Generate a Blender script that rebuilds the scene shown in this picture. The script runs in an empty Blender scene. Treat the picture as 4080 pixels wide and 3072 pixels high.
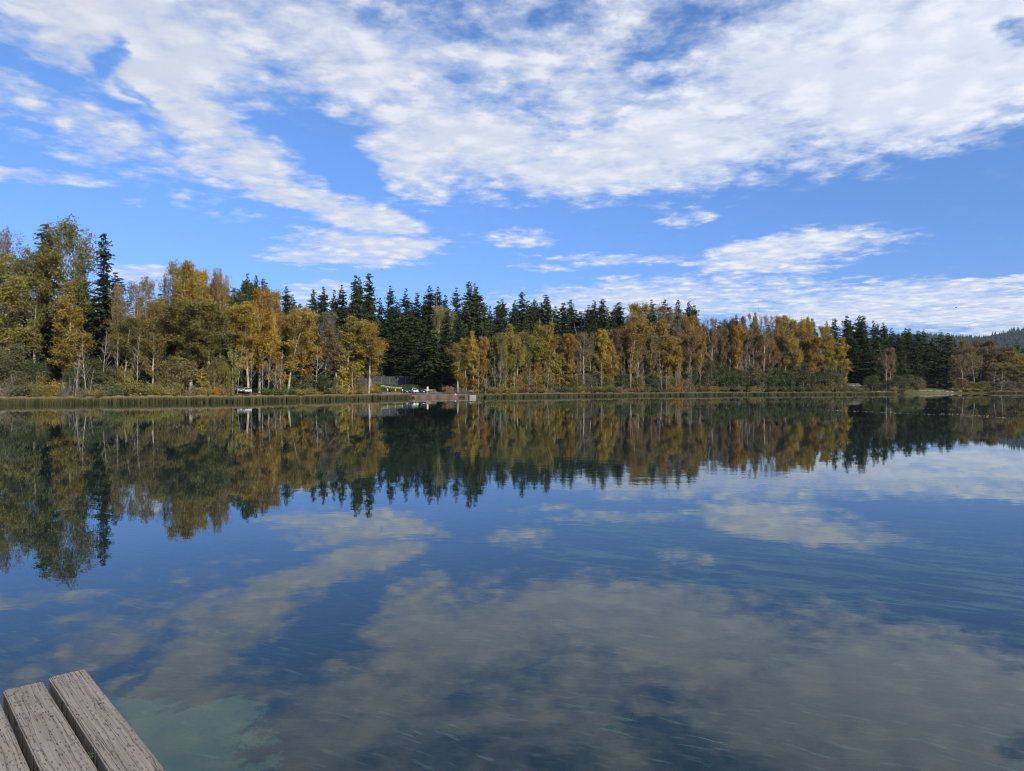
import bpy, bmesh, math, random
import numpy as np
from mathutils import Vector, Matrix

R = math.radians
scene = bpy.context.scene
COL = scene.collection
CAM_H = 3.0            # camera height above the lake
F = 2829.0             # focal length in photo pixels (4080 wide)
HOR = 1546.0           # photo row of the true horizon

# ------------------------------------------------------------------ camera
cam_d = bpy.data.cameras.new('camera')
cam = bpy.data.objects.new('camera', cam_d)
COL.objects.link(cam)
cam_d.sensor_width = 36.0
cam_d.lens = F / 4080.0 * 36.0
cam_d.clip_start = 0.05
cam_d.clip_end = 30000.0
cam.location = (0, 0, CAM_H)
cam.rotation_euler = (R(90) + math.atan((HOR - 1536.0) / F), 0, 0)
scene.camera = cam

# ------------------------------------------------------------------ light
SUN_AZ = R(38)         # to the right of straight behind the camera
SUN_EL = R(33)
sun_dir = Vector((math.sin(SUN_AZ) * math.cos(SUN_EL), -math.cos(SUN_AZ) * math.cos(SUN_EL), math.sin(SUN_EL)))
sun_d = bpy.data.lights.new('sun', 'SUN')
sun_d.energy = 4.9
sun_d.angle = R(0.6)
sun_d.color = (1.0, 0.90, 0.76)
sun = bpy.data.objects.new('sun', sun_d)
COL.objects.link(sun)
sun.location = (60, -80, 90)
sun.rotation_euler = (-sun_dir).to_track_quat('-Z', 'Y').to_euler()

scene.view_settings.view_transform = 'Standard'
scene.view_settings.look = 'None'
scene.view_settings.gamma = 1.0
scene.view_settings.use_curve_mapping = False
scene.view_settings.exposure = 0.0
scene.cycles.filter_width = 1.1
scene.cycles.use_denoising = True
scene.cycles.denoising_prefilter = 'ACCURATE'
scene.cycles.denoising_input_passes = 'RGB_ALBEDO_NORMAL'
scene.cycles.max_bounces = 8
scene.cycles.diffuse_bounces = 3
scene.cycles.glossy_bounces = 3
scene.cycles.transparent_max_bounces = 10
scene.cycles.caustics_reflective = False
scene.cycles.caustics_refractive = False


# ------------------------------------------------------------------ node helpers
class NT:
    def __init__(self, tree):
        self.t = tree
        tree.nodes.clear()

    def n(self, typ, **kw):
        nd = self.t.nodes.new(typ)
        for k, v in kw.items():
            setattr(nd, k, v)
        return nd

    def put(self, sock, val):
        if val is None:
            return
        if isinstance(val, bpy.types.NodeSocket):
            self.t.links.new(val, sock)
        else:
            if sock.type == 'RGBA' and len(val) == 3:
                val = (*val, 1.0)
            sock.default_value = val

    def m(self, op, a, b=None, c=None, clamp=False):
        nd = self.n('ShaderNodeMath', operation=op, use_clamp=clamp)
        for i, v in enumerate((a, b, c)):
            self.put(nd.inputs[i], v)
        return nd.outputs[0]

    def vm(self, op, a, b=None):
        nd = self.n('ShaderNodeVectorMath', operation=op)
        self.put(nd.inputs[0], a)
        if b is not None:
            self.put(nd.inputs[1], b)
        return nd.outputs['Value'] if op in ('LENGTH', 'DOT_PRODUCT') else nd.outputs['Vector']

    def mapr(self, v, a, b, c=0.0, d=1.0, smooth=False):
        nd = self.n('ShaderNodeMapRange', interpolation_type='SMOOTHSTEP' if smooth else 'LINEAR')
        for i, x in enumerate((v, a, b, c, d)):
            self.put(nd.inputs[i], x)
        return nd.outputs[0]

    def noise(self, vec, scale, detail=4, rough=0.55, dist=0.0, lac=2.0):
        nd = self.n('ShaderNodeTexNoise')
        self.put(nd.inputs['Vector'], vec)
        self.put(nd.inputs['Scale'], scale)
        self.put(nd.inputs['Detail'], detail)
        self.put(nd.inputs['Roughness'], rough)
        self.put(nd.inputs['Distortion'], dist)
        self.put(nd.inputs['Lacunarity'], lac)
        return nd.outputs['Fac'], nd.outputs['Color']

    def mapping(self, vec, loc=(0, 0, 0), rot=(0, 0, 0), scale=(1, 1, 1), typ='POINT'):
        nd = self.n('ShaderNodeMapping', vector_type=typ)
        self.put(nd.inputs['Vector'], vec)
        self.put(nd.inputs['Location'], loc)
        self.put(nd.inputs['Rotation'], rot)
        self.put(nd.inputs['Scale'], scale)
        return nd.outputs[0]

    def mix(self, fac, a, b, blend='MIX'):
        nd = self.n('ShaderNodeMix', data_type='RGBA', blend_type=blend)
        self.put(nd.inputs[0], fac)
        self.put(nd.inputs[6], a)
        self.put(nd.inputs[7], b)
        return nd.outputs[2]

    def comb(self, x, y, z=0.0):
        nd = self.n('ShaderNodeCombineXYZ')
        for i, v in enumerate((x, y, z)):
            self.put(nd.inputs[i], v)
        return nd.outputs[0]

    def sep(self, v):
        nd = self.n('ShaderNodeSeparateXYZ')
        self.put(nd.inputs[0], v)
        return nd.outputs

    def mixsh(self, fac, a, b):
        nd = self.n('ShaderNodeMixShader')
        self.put(nd.inputs[0], fac)
        self.put(nd.inputs[1], a)
        self.put(nd.inputs[2], b)
        return nd.outputs[0]


# ------------------------------------------------------------------ sky
world = bpy.data.worlds.new('World')
scene.world = world
world.use_nodes = True
w = NT(world.node_tree)
SKY_STR = 0.10
sky = w.n('ShaderNodeTexSky', sky_type='NISHITA')
sky.sun_disc = False
sky.sun_elevation = SUN_EL
sky.sun_rotation = math.pi - SUN_AZ
sky.altitude = 150
sky.air_density = 1.0
sky.dust_density = 0.4
sky.ozone_density = 2.0
SKY_TINT = (0.96, 1.32, 1.82)
skyc = w.mix(1.0, sky.outputs[0], SKY_TINT, 'MULTIPLY')

tc = w.n('ShaderNodeTexCoord').outputs['Generated']
dx, dy, dz = w.sep(tc)
hxy = w.m('SQRT', w.m('ADD', w.m('MULTIPLY', dx, dx), w.m('MULTIPLY', dy, dy)))
azim = w.m('ARCTAN2', dx, dy)
tane = w.m('DIVIDE', dz, w.m('MAXIMUM', hxy, 0.001))
low = w.mapr(tane, 0.0, 0.42, 0.58, 1.0)
skyc = w.mix(1.0, skyc, w.comb(low, low, w.m('POWER', low, 0.45)), 'MULTIPLY')
den = w.m('ADD', w.m('MAXIMUM', dz, 0.0), 0.085)
pu = w.m('DIVIDE', dx, den)
pv = w.m('DIVIDE', dy, den)
plane = w.comb(pu, pv, 0.37)
# irregular drift of the cloud outlines
_, wcol = w.noise(plane, 1.3, 3, 0.6)
_, wcol2 = w.noise(plane, 5.0, 3, 0.6)
warp = w.vm('ADD', w.vm('MULTIPLY', w.vm('SUBTRACT', wcol, (0.5, 0.5, 0.5)), (0.16, 0.06, 0)),
            w.vm('MULTIPLY', w.vm('SUBTRACT', wcol2, (0.5, 0.5, 0.5)), (0.05, 0.03, 0)))
ang = w.vm('ADD', w.comb(azim, tane, 0.0), warp)


def sky_pt(px, py):      # photo position (2212 wide) -> azimuth, tan(elevation)
    a = math.atan((px - 1106) / 1534.0)
    return a, (838 - py) / 1534.0 * math.cos(a)


# cloud banks: centre, half sizes, tilt, weight
BANKS = [
    (300, 70, 420, 130, 14, 1.05), (420, 210, 330, 90, 36, 1.0), (610, 395, 280, 52, 24, 0.9),
    (800, 465, 150, 36, 6, 0.95), (190, 265, 300, 60, 14, 0.74), (90, 380, 190, 24, 3, 0.72), (560, 320, 260, 80, 20, 0.72), (330, 345, 260, 34, 8, 0.55),
    (700, 60, 400, 120, 10, 0.85), (830, 170, 300, 120, 38, 0.95), (900, 320, 110, 110, 10, 0.95),
    (1020, 300, 230, 110, 5, 0.92), (1340, 345, 290, 92, -6, 1.05), (1640, 230, 480, 150, -13, 1.05),
    (2040, 150, 380, 170, -12, 1.15), (1880, 40, 500, 130, -8, 0.95), (1180, 150, 280, 150, 10, 0.80),
    (1280, 40, 420, 100, 0, 0.74),
    (785, 535, 190, 40, -2, 0.95), (1110, 527, 110, 26, 2, 0.5), (1310, 560, 170, 22, -3, 0.55),
    (1690, 545, 225, 46, -3, 0.92), (1440, 645, 420, 44, -2, 0.72), (1900, 655, 330, 52, -3, 0.85),
    (2150, 672, 240, 56, -2, 0.88), (2190, 596, 70, 14, -4, 0.9), (300, 606, 90, 34, 0, 0.6),
    (720, 640, 110, 34, 0, 0.6), (1470, 468, 70, 14, -6, 0.55), (335, 452, 44, 10, 8, 0.45), (300, 320, 380, 110, 14, 0.42), (1120, 420, 200, 40, 0, 0.4),
]
GAPS = [(265, 120, 30, 62, -30, 0.75), (345, 205, 16, 40, -30, 0.5), (2170, 70, 50, 34, 20, 0.9), (1410, 70, 120, 50, -18, 0.42), (1150, 25, 110, 50, 0, 0.28),
        (620, 270, 150, 46, 30, 0.2), (1160, 220, 60, 60, 0, 0.25), (820, 40, 60, 30, 0, 0.3), (770, 350, 70, 46, 30, 0.55)]


def bank(b):
    cx, cy, rx, ry, rot, wt = b
    a0, t0 = sky_pt(cx, cy)
    a1, _ = sky_pt(cx + 20, cy)
    k = (a1 - a0) / 20.0
    _, t1 = sky_pt(cx, cy - 20)
    kt = (t1 - t0) / 20.0
    mp = w.mapping(ang, (a0, t0, 0), (0, 0, R(-rot)), (rx * k * 1.12, ry * kt * 1.12, 1.0), 'TEXTURE')
    ln = w.vm('LENGTH', mp)
    return w.mapr(ln, 1.35, 0.35, 0.0, wt, True)


mask = None
for b in BANKS:
    v = bank(b)
    if mask is None:
        mask = v
    else:
        nd = w.n('ShaderNodeMath', operation='SMOOTH_MAX')
        w.put(nd.inputs[0], mask)
        w.put(nd.inputs[1], v)
        nd.inputs[2].default_value = 0.12
        mask = nd.outputs[0]
for b in GAPS:
    mask = w.m('SUBTRACT', mask, bank(b))
# beyond the part of the sky in view the same broken deck goes on
big, _ = w.noise(plane, 0.55, 3, 0.5)
side = w.mapr(w.m('ABSOLUTE', azim), 0.66, 0.9, 0, 1, True)
upf = w.mapr(tane, 0.56, 0.75, 0, 1, True)
outside = w.m('MAXIMUM', side, upf)
generic = w.mapr(big, 0.38, 0.66, 0.1, 1.05)
mask = w.m('ADD', w.m('MULTIPLY', mask, w.m('SUBTRACT', 1.0, outside)), w.m('MULTIPLY', generic, outside))

# wisps run along the drift direction
pl2 = w.mapping(plane, (0, 0, 0), (0, 0, R(-38)), (1.0, 1.55, 1.0))
f1, _ = w.noise(pl2, 2.6, 9, 0.62, 0.35)
f2, _ = w.noise(plane, 15.0, 6, 0.58, 0.2)
f3, _ = w.noise(pl2, 36.0, 4, 0.6)
fb = w.m('ADD', w.m('MULTIPLY', w.m('SUBTRACT', f1, 0.5), 1.35),
         w.m('ADD', w.m('MULTIPLY', w.m('SUBTRACT', f2, 0.5), 1.25), w.m('MULTIPLY', w.m('SUBTRACT', f3, 0.5), 0.2)))
vor = w.n('ShaderNodeTexVoronoi', feature='SMOOTH_F1')
w.put(vor.inputs['Vector'], w.vm('ADD', plane, w.vm('MULTIPLY', wcol2, (0.16, 0.16, 0))))
vor.inputs['Scale'].default_value = 9.0
vor.inputs['Smoothness'].default_value = 0.6
cell = w.mapr(vor.outputs['Distance'], 0.05, 0.62, 0.5, -0.5)
fb = w.m('ADD', w.m('MULTIPLY', fb, 0.9), w.m('MULTIPLY', cell, 0.34))
dens = w.m('ADD', mask, fb)
alpha = w.mapr(dens, 0.10, 1.0, 0.0, 1.0, True)
alpha = w.m('POWER', alpha, 0.82)
thick = w.mapr(dens, 0.65, 1.45, 0.0, 1.0, True)
puff = w.mapr(w.m('ADD', w.m('MULTIPLY', f2, 0.7), w.m('ADD', w.m('MULTIPLY', f3, 0.15), w.m('MULTIPLY', cell, 0.35))), 0.28, 0.66, 0, 1, True)
white = (9.1, 9.25, 9.7)
shade = (6.3, 7.0, 8.6)
ccol = w.mix(w.m('ADD', 0.25, w.m('MULTIPLY', puff, w.mapr(thick, 0, 1, 0.75, 0.55))), shade, white)
lift = w.mapr(azim, -0.7, 0.7, 0.90, 1.08)
ccol = w.mix(1.0, ccol, w.comb(lift, lift, lift), 'MULTIPLY')
alpha = w.m('MULTIPLY', alpha, w.mapr(mask, 0.03, 0.32, 0.0, 1.0, True))
alpha = w.m('MULTIPLY', alpha, w.mapr(dz, -0.005, 0.01, 0, 0.96))
sky_out = w.mix(alpha, skyc, ccol)
bg = w.n('ShaderNodeBackground')
w.put(bg.inputs['Color'], sky_out)
bg.inputs['Strength'].default_value = SKY_STR
wo = w.n('ShaderNodeOutputWorld')
w.t.links.new(bg.outputs[0], wo.inputs['Surface'])


# ------------------------------------------------------------------ object helpers
def tag(o, label=None, cat=None, group=None, kind=None):
    if label: o['label'] = label
    if cat: o['category'] = cat
    if group: o['group'] = group
    if kind: o['kind'] = kind
    return o


def link(name, me, parent=None, mat=None):
    o = bpy.data.objects.new(name, me)
    COL.objects.link(o)
    if parent is not None:
        o.parent = parent
    if mat is not None and me is not None and not me.materials:
        me.materials.append(mat)
    return o


def empty(name, loc=(0, 0, 0), rz=0.0):
    o = bpy.data.objects.new(name, None)
    COL.objects.link(o)
    o.location = loc
    o.rotation_euler = (0, 0, rz)
    o.empty_display_size = 0.3
    return o


def np_mesh(name, verts, quads=None, tris=None, attr=None, smooth=False):
    verts = np.asarray(verts, dtype=np.float32).reshape(-1, 3)
    me = bpy.data.meshes.new(name)
    me.vertices.add(len(verts))
    me.vertices.foreach_set('co', verts.ravel())
    loops, starts, tot = [], [], 0
    for arr, k in ((quads, 4), (tris, 3)):
        if arr is None or len(arr) == 0:
            continue
        a = np.asarray(arr, dtype=np.int32).reshape(-1, k)
        loops.append(a.ravel())
        starts.append(tot + np.arange(len(a), dtype=np.int32) * k)
        tot += a.size
    lp = np.concatenate(loops)
    st = np.concatenate(starts)
    me.loops.add(len(lp))
    me.loops.foreach_set('vertex_index', lp)
    me.polygons.add(len(st))
    me.polygons.foreach_set('loop_start', st)
    if smooth:
        me.polygons.foreach_set('use_smooth', np.ones(len(st), dtype=bool))
    if attr is not None:
        at = me.attributes.new('tint', 'FLOAT', 'POINT')
        at.data.foreach_set('value', np.asarray(attr, dtype=np.float32))
    me.update(calc_edges=True)
    return me


class MB:
    """collects simple solids into one mesh"""
    def __init__(self):
        self.bm = bmesh.new()

    def box(self, c, s, rot=None, bev=0.0):
        r = bmesh.ops.create_cube(self.bm, size=1.0)
        M = Matrix.Translation(c) @ (rot.to_4x4() if rot is not None else Matrix.Identity(4)) @ Matrix.Diagonal((*s, 1))
        bmesh.ops.transform(self.bm, matrix=M, verts=r['verts'])
        if bev > 0:
            ed = list({e for v in r['verts'] for e in v.link_edges})
            bmesh.ops.bevel(self.bm, geom=ed, offset=bev, segments=2, affect='EDGES', clamp_overlap=True)
        return self

    def tube(self, a, b, r0, r1=None, n=8):
        a, b = Vector(a), Vector(b)
        r1 = r0 if r1 is None else r1
        d = b - a
        r = bmesh.ops.create_cone(self.bm, cap_ends=True, segments=n, radius1=r0, radius2=r1, depth=d.length)
        q = d.to_track_quat('Z', 'Y')
        bmesh.ops.transform(self.bm, matrix=Matrix.Translation((a + b) / 2) @ q.to_matrix().to_4x4(), verts=r['verts'])
        return self

    def lathe(self, prof, n=16, c=(0, 0, 0)):
        rings = []
        for (rr, z) in prof:
            rings.append([self.bm.verts.new((c[0] + rr * math.cos(2 * math.pi * i / n), c[1] + rr * math.sin(2 * math.pi * i / n), c[2] + z)) for i in range(n)])
        for p, q in zip(rings, rings[1:]):
            for i in range(n):
                self.bm.faces.new((p[i], p[(i + 1) % n], q[(i + 1) % n], q[i]))
        self.bm.faces.new(list(reversed(rings[0])))
        self.bm.faces.new(rings[-1])
        return self

    def loft(self, rings):
        vs = [[self.bm.verts.new(p) for p in r] for r in rings]
        n = len(vs[0])
        for p, q in zip(vs, vs[1:]):
            for i in range(n):
                self.bm.faces.new((p[i], p[(i + 1) % n], q[(i + 1) % n], q[i]))
        self.bm.faces.new(list(reversed(vs[0])))
        self.bm.faces.new(vs[-1])
        return self

    def poly(self, pts):
        self.bm.faces.new([self.bm.verts.new(p) for p in pts])
        return self

    def mesh(self, name, smooth=False):
        bmesh.ops.recalc_face_normals(self.bm, faces=self.bm.faces)
        me = bpy.data.meshes.new(name)
        self.bm.to_mesh(me)
        self.bm.free()
        if smooth:
            for p in me.polygons:
                p.use_smooth = True
        return me

    def build(self, name, mat, parent=None, smooth=False):
        return link(name, self.mesh(name, smooth), parent, mat)


# ------------------------------------------------------------------ materials
MATS = {}


def mat_simple(name, color, rough=0.6, metal=0.0, var=0.15, scale=3.0, coat=0.0, spec=0.5):
    m = bpy.data.materials.new(name)
    m.use_nodes = True
    t = NT(m.node_tree)
    p = t.n('ShaderNodeBsdfPrincipled')
    ob = t.n('ShaderNodeTexCoord').outputs['Object']
    f, _ = t.noise(ob, scale, 5, 0.6)
    a = tuple(c * (1 - var) for c in color)
    b = tuple(min(1.0, c * (1 + var)) for c in color)
    t.put(p.inputs['Base Color'], t.mix(f, a, b))
    p.inputs['Roughness'].default_value = rough
    p.inputs['Metallic'].default_value = metal
    p.inputs['Coat Weight'].default_value = coat
    p.inputs['Specular IOR Level'].default_value = spec
    o = t.n('ShaderNodeOutputMaterial')
    t.t.links.new(p.outputs[0], o.inputs['Surface'])
    MATS[name] = m
    return m


def mat_foliage(name, trans=0.35, hue=0.5, green=0.0):
    """leaf colour from the object's own colour, varied from leaf to leaf and branch to branch"""
    m = bpy.data.materials.new(name)
    m.use_nodes = True
    t = NT(m.node_tree)
    oi = t.n('ShaderNodeObjectInfo')
    at = t.n('ShaderNodeAttribute', attribute_name='tint', attribute_type='GEOMETRY')
    ob = t.n('ShaderNodeTexCoord').outputs['Object']
    patch, _ = t.noise(t.vm('ADD', ob, t.comb(t.m('MULTIPLY', oi.outputs['Random'], 90), 0, 0)), 0.28, 2, 0.5)
    hs = t.n('ShaderNodeHueSaturation')
    t.put(hs.inputs['Hue'], t.m('ADD', 0.5, t.m('ADD', t.m('MULTIPLY', t.m('SUBTRACT', patch, 0.5), 0.11 * hue),
                                                t.m('MULTIPLY', t.m('SUBTRACT', at.outputs['Fac'], 0.5), 0.05 * hue))))
    t.put(hs.inputs['Saturation'], t.mapr(patch, 0.3, 0.7, 1.1, 0.85))
    t.put(hs.inputs['Value'], t.mapr(at.outputs['Fac'], 0, 1, 0.55, 1.45))
    # whole boughs are still green where the others have turned
    turn, _ = t.noise(t.vm('ADD', ob, t.comb(0, t.m('MULTIPLY', oi.outputs['Random'], 70), 0)), 0.20, 3, 0.6)
    base = t.mix(t.mapr(turn, 0.46, 0.62, 0.0, green), oi.outputs['Color'], (0.105, 0.115, 0.034))
    t.put(hs.inputs['Color'], base)
    d = t.n('ShaderNodeBsdfDiffuse')
    t.put(d.inputs['Color'], hs.outputs[0])
    tr = t.n('ShaderNodeBsdfTranslucent')
    t.put(tr.inputs['Color'], hs.outputs[0])
    g = t.n('ShaderNodeBsdfGlossy')
    g.inputs['Roughness'].default_value = 0.5
    g.inputs['Color'].default_value = (0.7, 0.7, 0.7, 1)
    s = t.mixsh(trans, d.outputs[0], tr.outputs[0])
    s = t.mixsh(0.025, s, g.outputs[0])
    o = t.n('ShaderNodeOutputMaterial')
    t.t.links.new(s, o.inputs['Surface'])
    MATS[name] = m
    return m


def mat_bark(name, light, dark, sc=1.2, thr=0.5):
    m = bpy.data.materials.new(name)
    m.use_nodes = True
    t = NT(m.node_tree)
    ob = t.n('ShaderNodeTexCoord').outputs['Object']
    mp = t.mapping(ob, scale=(sc * 2, sc * 2, sc * 0.6))
    f, _ = t.noise(mp, 1.6, 5, 0.65)
    p = t.n('ShaderNodeBsdfPrincipled')
    t.put(p.inputs['Base Color'], t.mix(t.mapr(f, thr - 0.13, thr + 0.13, 0, 1), dark, light))
    p.inputs['Roughness'].default_value = 0.85
    b = t.n('ShaderNodeBump')
    b.inputs['Strength'].default_value = 0.5
    t.put(b.inputs['Height'], f)
    t.put(p.inputs['Normal'], b.outputs[0])
    o = t.n('ShaderNodeOutputMaterial')
    t.t.links.new(p.outputs[0], o.inputs['Surface'])
    MATS[name] = m
    return m


mat_foliage('leaf_autumn', 0.40, 0.5, 0.42)
mat_foliage('needles', 0.12, 0.35)
mat_foliage('leaf_shrub', 0.25, 0.6, 0.4)
mat_foliage('reed_blade', 0.2, 0.3)
mat_bark('bark_pale', (0.46, 0.43, 0.37), (0.12, 0.10, 0.08), 1.0, 0.45)
mat_bark('bark_dark', (0.13, 0.10, 0.075), (0.05, 0.04, 0.03), 1.0, 0.5)
mat_bark('bark_grey', (0.30, 0.27, 0.23), (0.12, 0.10, 0.08), 1.0, 0.5)

# ------------------------------------------------------------------ terrain
SHORE_PX = np.array([-9000, -2500, -400, 0, 500, 990, 1370, 1640, 1900, 2000, 2300, 2950, 3350, 3570, 3660, 3800, 4080, 4700, 9000], float)
SHORE_D = np.array([30, 75, 118, 132, 143, 157, 186, 214, 221, 229, 257, 305, 322, 336, 392, 404, 412, 440, 330], float)


def shore_d(px):
    return np.interp(px, SHORE_PX, SHORE_D)


_rng = np.random.RandomState(5)
_ph = _rng.rand(8) * 6.28


def lumps(X, Y):
    return (np.sin(X * 0.11 + _ph[0]) * np.cos(Y * 0.13 + _ph[1]) * 0.5 + np.sin(X * 0.31 + Y * 0.22 + _ph[2]) * 0.3
            + np.sin(X * 0.05 - Y * 0.07 + _ph[3]) * 0.6)


def zfun(X, Y):
    X = np.asarray(X, float)
    Y = np.asarray(Y, float)
    Ys = np.maximum(Y, 8.0)
    px = 2040 + F * X / Ys
    ins = Y - shore_d(px)
    land = np.interp(ins, [0, 2.5, 5, 14, 40, 80, 200, 700, 6000], [-0.15, 0.55, 1.0, 1.35, 1.7, 2.6, 6.5, 14, 30])
    left = np.interp(px, [700, 1100], [1, 0]) * np.interp(ins, [4, 25, 60], [0, 0.7, 1.0])
    ivy = np.interp(px, [1180, 1280, 1740, 1850], [0, 1, 1, 0]) * np.interp(ins, [29, 37, 80, 200], [0, 2.2, 2.2, 0])
    flat = np.interp(px, [1250, 1350, 1800, 1900], [0, 1, 1, 0])
    lawn = np.interp(px, [3560, 3640, 3830, 3900], [0, 1, 1, 0]) * np.interp(ins, [6, 14, 52, 120, 300], [0, 0.35, 2.5, 2.5, 0])
    land = land + left + ivy + lawn + lumps(X, Y) * np.interp(ins, [3, 10, 60], [0, 0.12, 0.5]) * (1 - flat * (ins < 34))
    bed = np.interp(ins, [-60, -25, -6, 0], [-3.6, -2.6, -1.0, -0.15])
    near = np.interp(np.hypot(X, Y), [8, 45], [1, 0])
    bed = bed * (1 - near) + near * (-1.5 + 0.12 * lumps(X * 4, Y * 4))
    z = np.where(ins > 0, land, bed)
    back = np.interp(-Y, [14, 22, 60, 2000], [0, 3.2, 5.0, 40])
    return z + np.where(Y < 0, back, 0)


def gz(X, Y):
    return float(zfun(X, Y))


def axis(parts):
    out = []
    for a, b, s in parts:
        out += list(np.arange(a, b, s))
    return np.array(out + [parts[-1][1]], float)


gx = axis([(-6000, -800, 500), (-800, -200, 40), (-200, -20, 4), (-20, 30, 1.5), (30, 460, 4), (460, 1000, 45), (1000, 7000, 500)])
gy = axis([(-2500, -100, 300), (-100, -20, 10), (-20, 40, 1.5), (40, 100, 10), (100, 470, 3.0), (470, 900, 20), (900, 3000, 150), (3000, 9000, 1000)])
GX, GY = np.meshgrid(gx, gy)
GZ = zfun(GX, GY)
nx, ny = len(gx), len(gy)
idx = np.arange(nx * ny).reshape(ny, nx)
quads = np.stack([idx[:-1, :-1], idx[:-1, 1:], idx[1:, 1:], idx[1:, :-1]], -1).reshape(-1, 4)


def mat_ground():
    m = bpy.data.materials.new('ground')
    m.use_nodes = True
    t = NT(m.node_tree)
    pos = t.n('ShaderNodeNewGeometry').outputs['Position']
    f, _ = t.noise(pos, 0.25, 6, 0.6)
    g, _ = t.noise(pos, 1.9, 5, 0.65)
    duff = t.mix(f, (0.045, 0.035, 0.018), (0.10, 0.075, 0.035))
    green = t.mix(g, (0.05, 0.065, 0.02), (0.10, 0.09, 0.03))
    c = t.mix(t.mapr(f, 0.45, 0.6, 0, 1), duff, green)
    # grassy park ground above the small beach
    x, y, z = t.sep(pos)
    lawn = t.m('MULTIPLY', t.mapr(x, 215, 225, 0, 1), t.m('MULTIPLY', t.mapr(z, 0.75, 0.9, 0, 1), t.m('MULTIPLY', t.mapr(y, 470, 485, 1, 0), t.mapr(x, 270, 280, 1, 0))))
    lawnc = t.mix(g, (0.05, 0.072, 0.016), (0.085, 0.105, 0.026))
    c = t.mix(t.m('MULTIPLY', lawn, 0.95), c, lawnc)
    sand = t.m('MULTIPLY', t.mapr(z, 0.75, 0.6, 0, 1), t.m('MULTIPLY', t.mapr(x, 222, 230, 0, 1), t.mapr(x, 250, 256, 1, 0)))
    c = t.mix(sand, c, t.mix(g, (0.10, 0.08, 0.052), (0.16, 0.13, 0.09)))
    # lake bed: dark weed with bare silt between
    h, _ = t.noise(t.mapping(pos, scale=(1, 1, 0.2)), 0.55, 6, 0.62, 0.5)
    h2, _ = t.noise(pos, 2.6, 6, 0.7, 1.2)
    dpx = t.vm('LENGTH', t.vm('MULTIPLY', t.vm('SUBTRACT', pos, (-5.6, 8.1, -1.5)), (0.42, 0.40, 0.0)))
    silt = t.mapr(t.m('ADD', dpx, t.m('ADD', t.m('MULTIPLY', t.m('SUBTRACT', h, 0.5), 2.2), t.m('MULTIPLY', t.m('SUBTRACT', h2, 0.5), 0.7))), 1.05, 0.93, 0, 1, True)
    weed = t.mix(h2, (0.004, 0.012, 0.016), (0.034, 0.056, 0.056))
    lanes, _ = t.noise(t.mapping(pos, rot=(0, 0, R(38)), scale=(0.7, 6.0, 1)), 1.0, 5, 0.65, 0.6)
    weed = t.mix(t.mapr(lanes, 0.5, 0.68, 0, 0.8, True), weed, (0.17, 0.25, 0.17))
    flecks = t.mapr(t.m('ADD', h, t.m('MULTIPLY', h2, 0.35)), 0.70, 0.80, 0, 0.5, True)
    weed = t.mix(flecks, weed, (0.07, 0.12, 0.09))
    bedc = t.mix(silt, weed, t.mix(h2, (0.46, 0.72, 0.38), (0.55, 0.80, 0.46)))
    c = t.mix(t.mapr(z, -0.25, -0.5, 0, 1), c, bedc)
    p = t.n('ShaderNodeBsdfPrincipled')
    t.put(p.inputs['Base Color'], c)
    p.inputs['Roughness'].default_value = 0.95
    p.inputs['Specular IOR Level'].default_value = 0.1
    b = t.n('ShaderNodeBump')
    b.inputs['Strength'].default_value = 0.6
    b.inputs['Distance'].default_value = 0.1
    t.put(b.inputs['Height'], g)
    t.put(p.inputs['Normal'], b.outputs[0])
    o = t.n('ShaderNodeOutputMaterial')
    t.t.links.new(p.outputs[0], o.inputs['Surface'])
    return m


ground = link('ground', np_mesh('ground', np.stack([GX, GY, GZ], -1), quads, smooth=True), None, mat_ground())
tag(ground, kind='structure')


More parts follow.
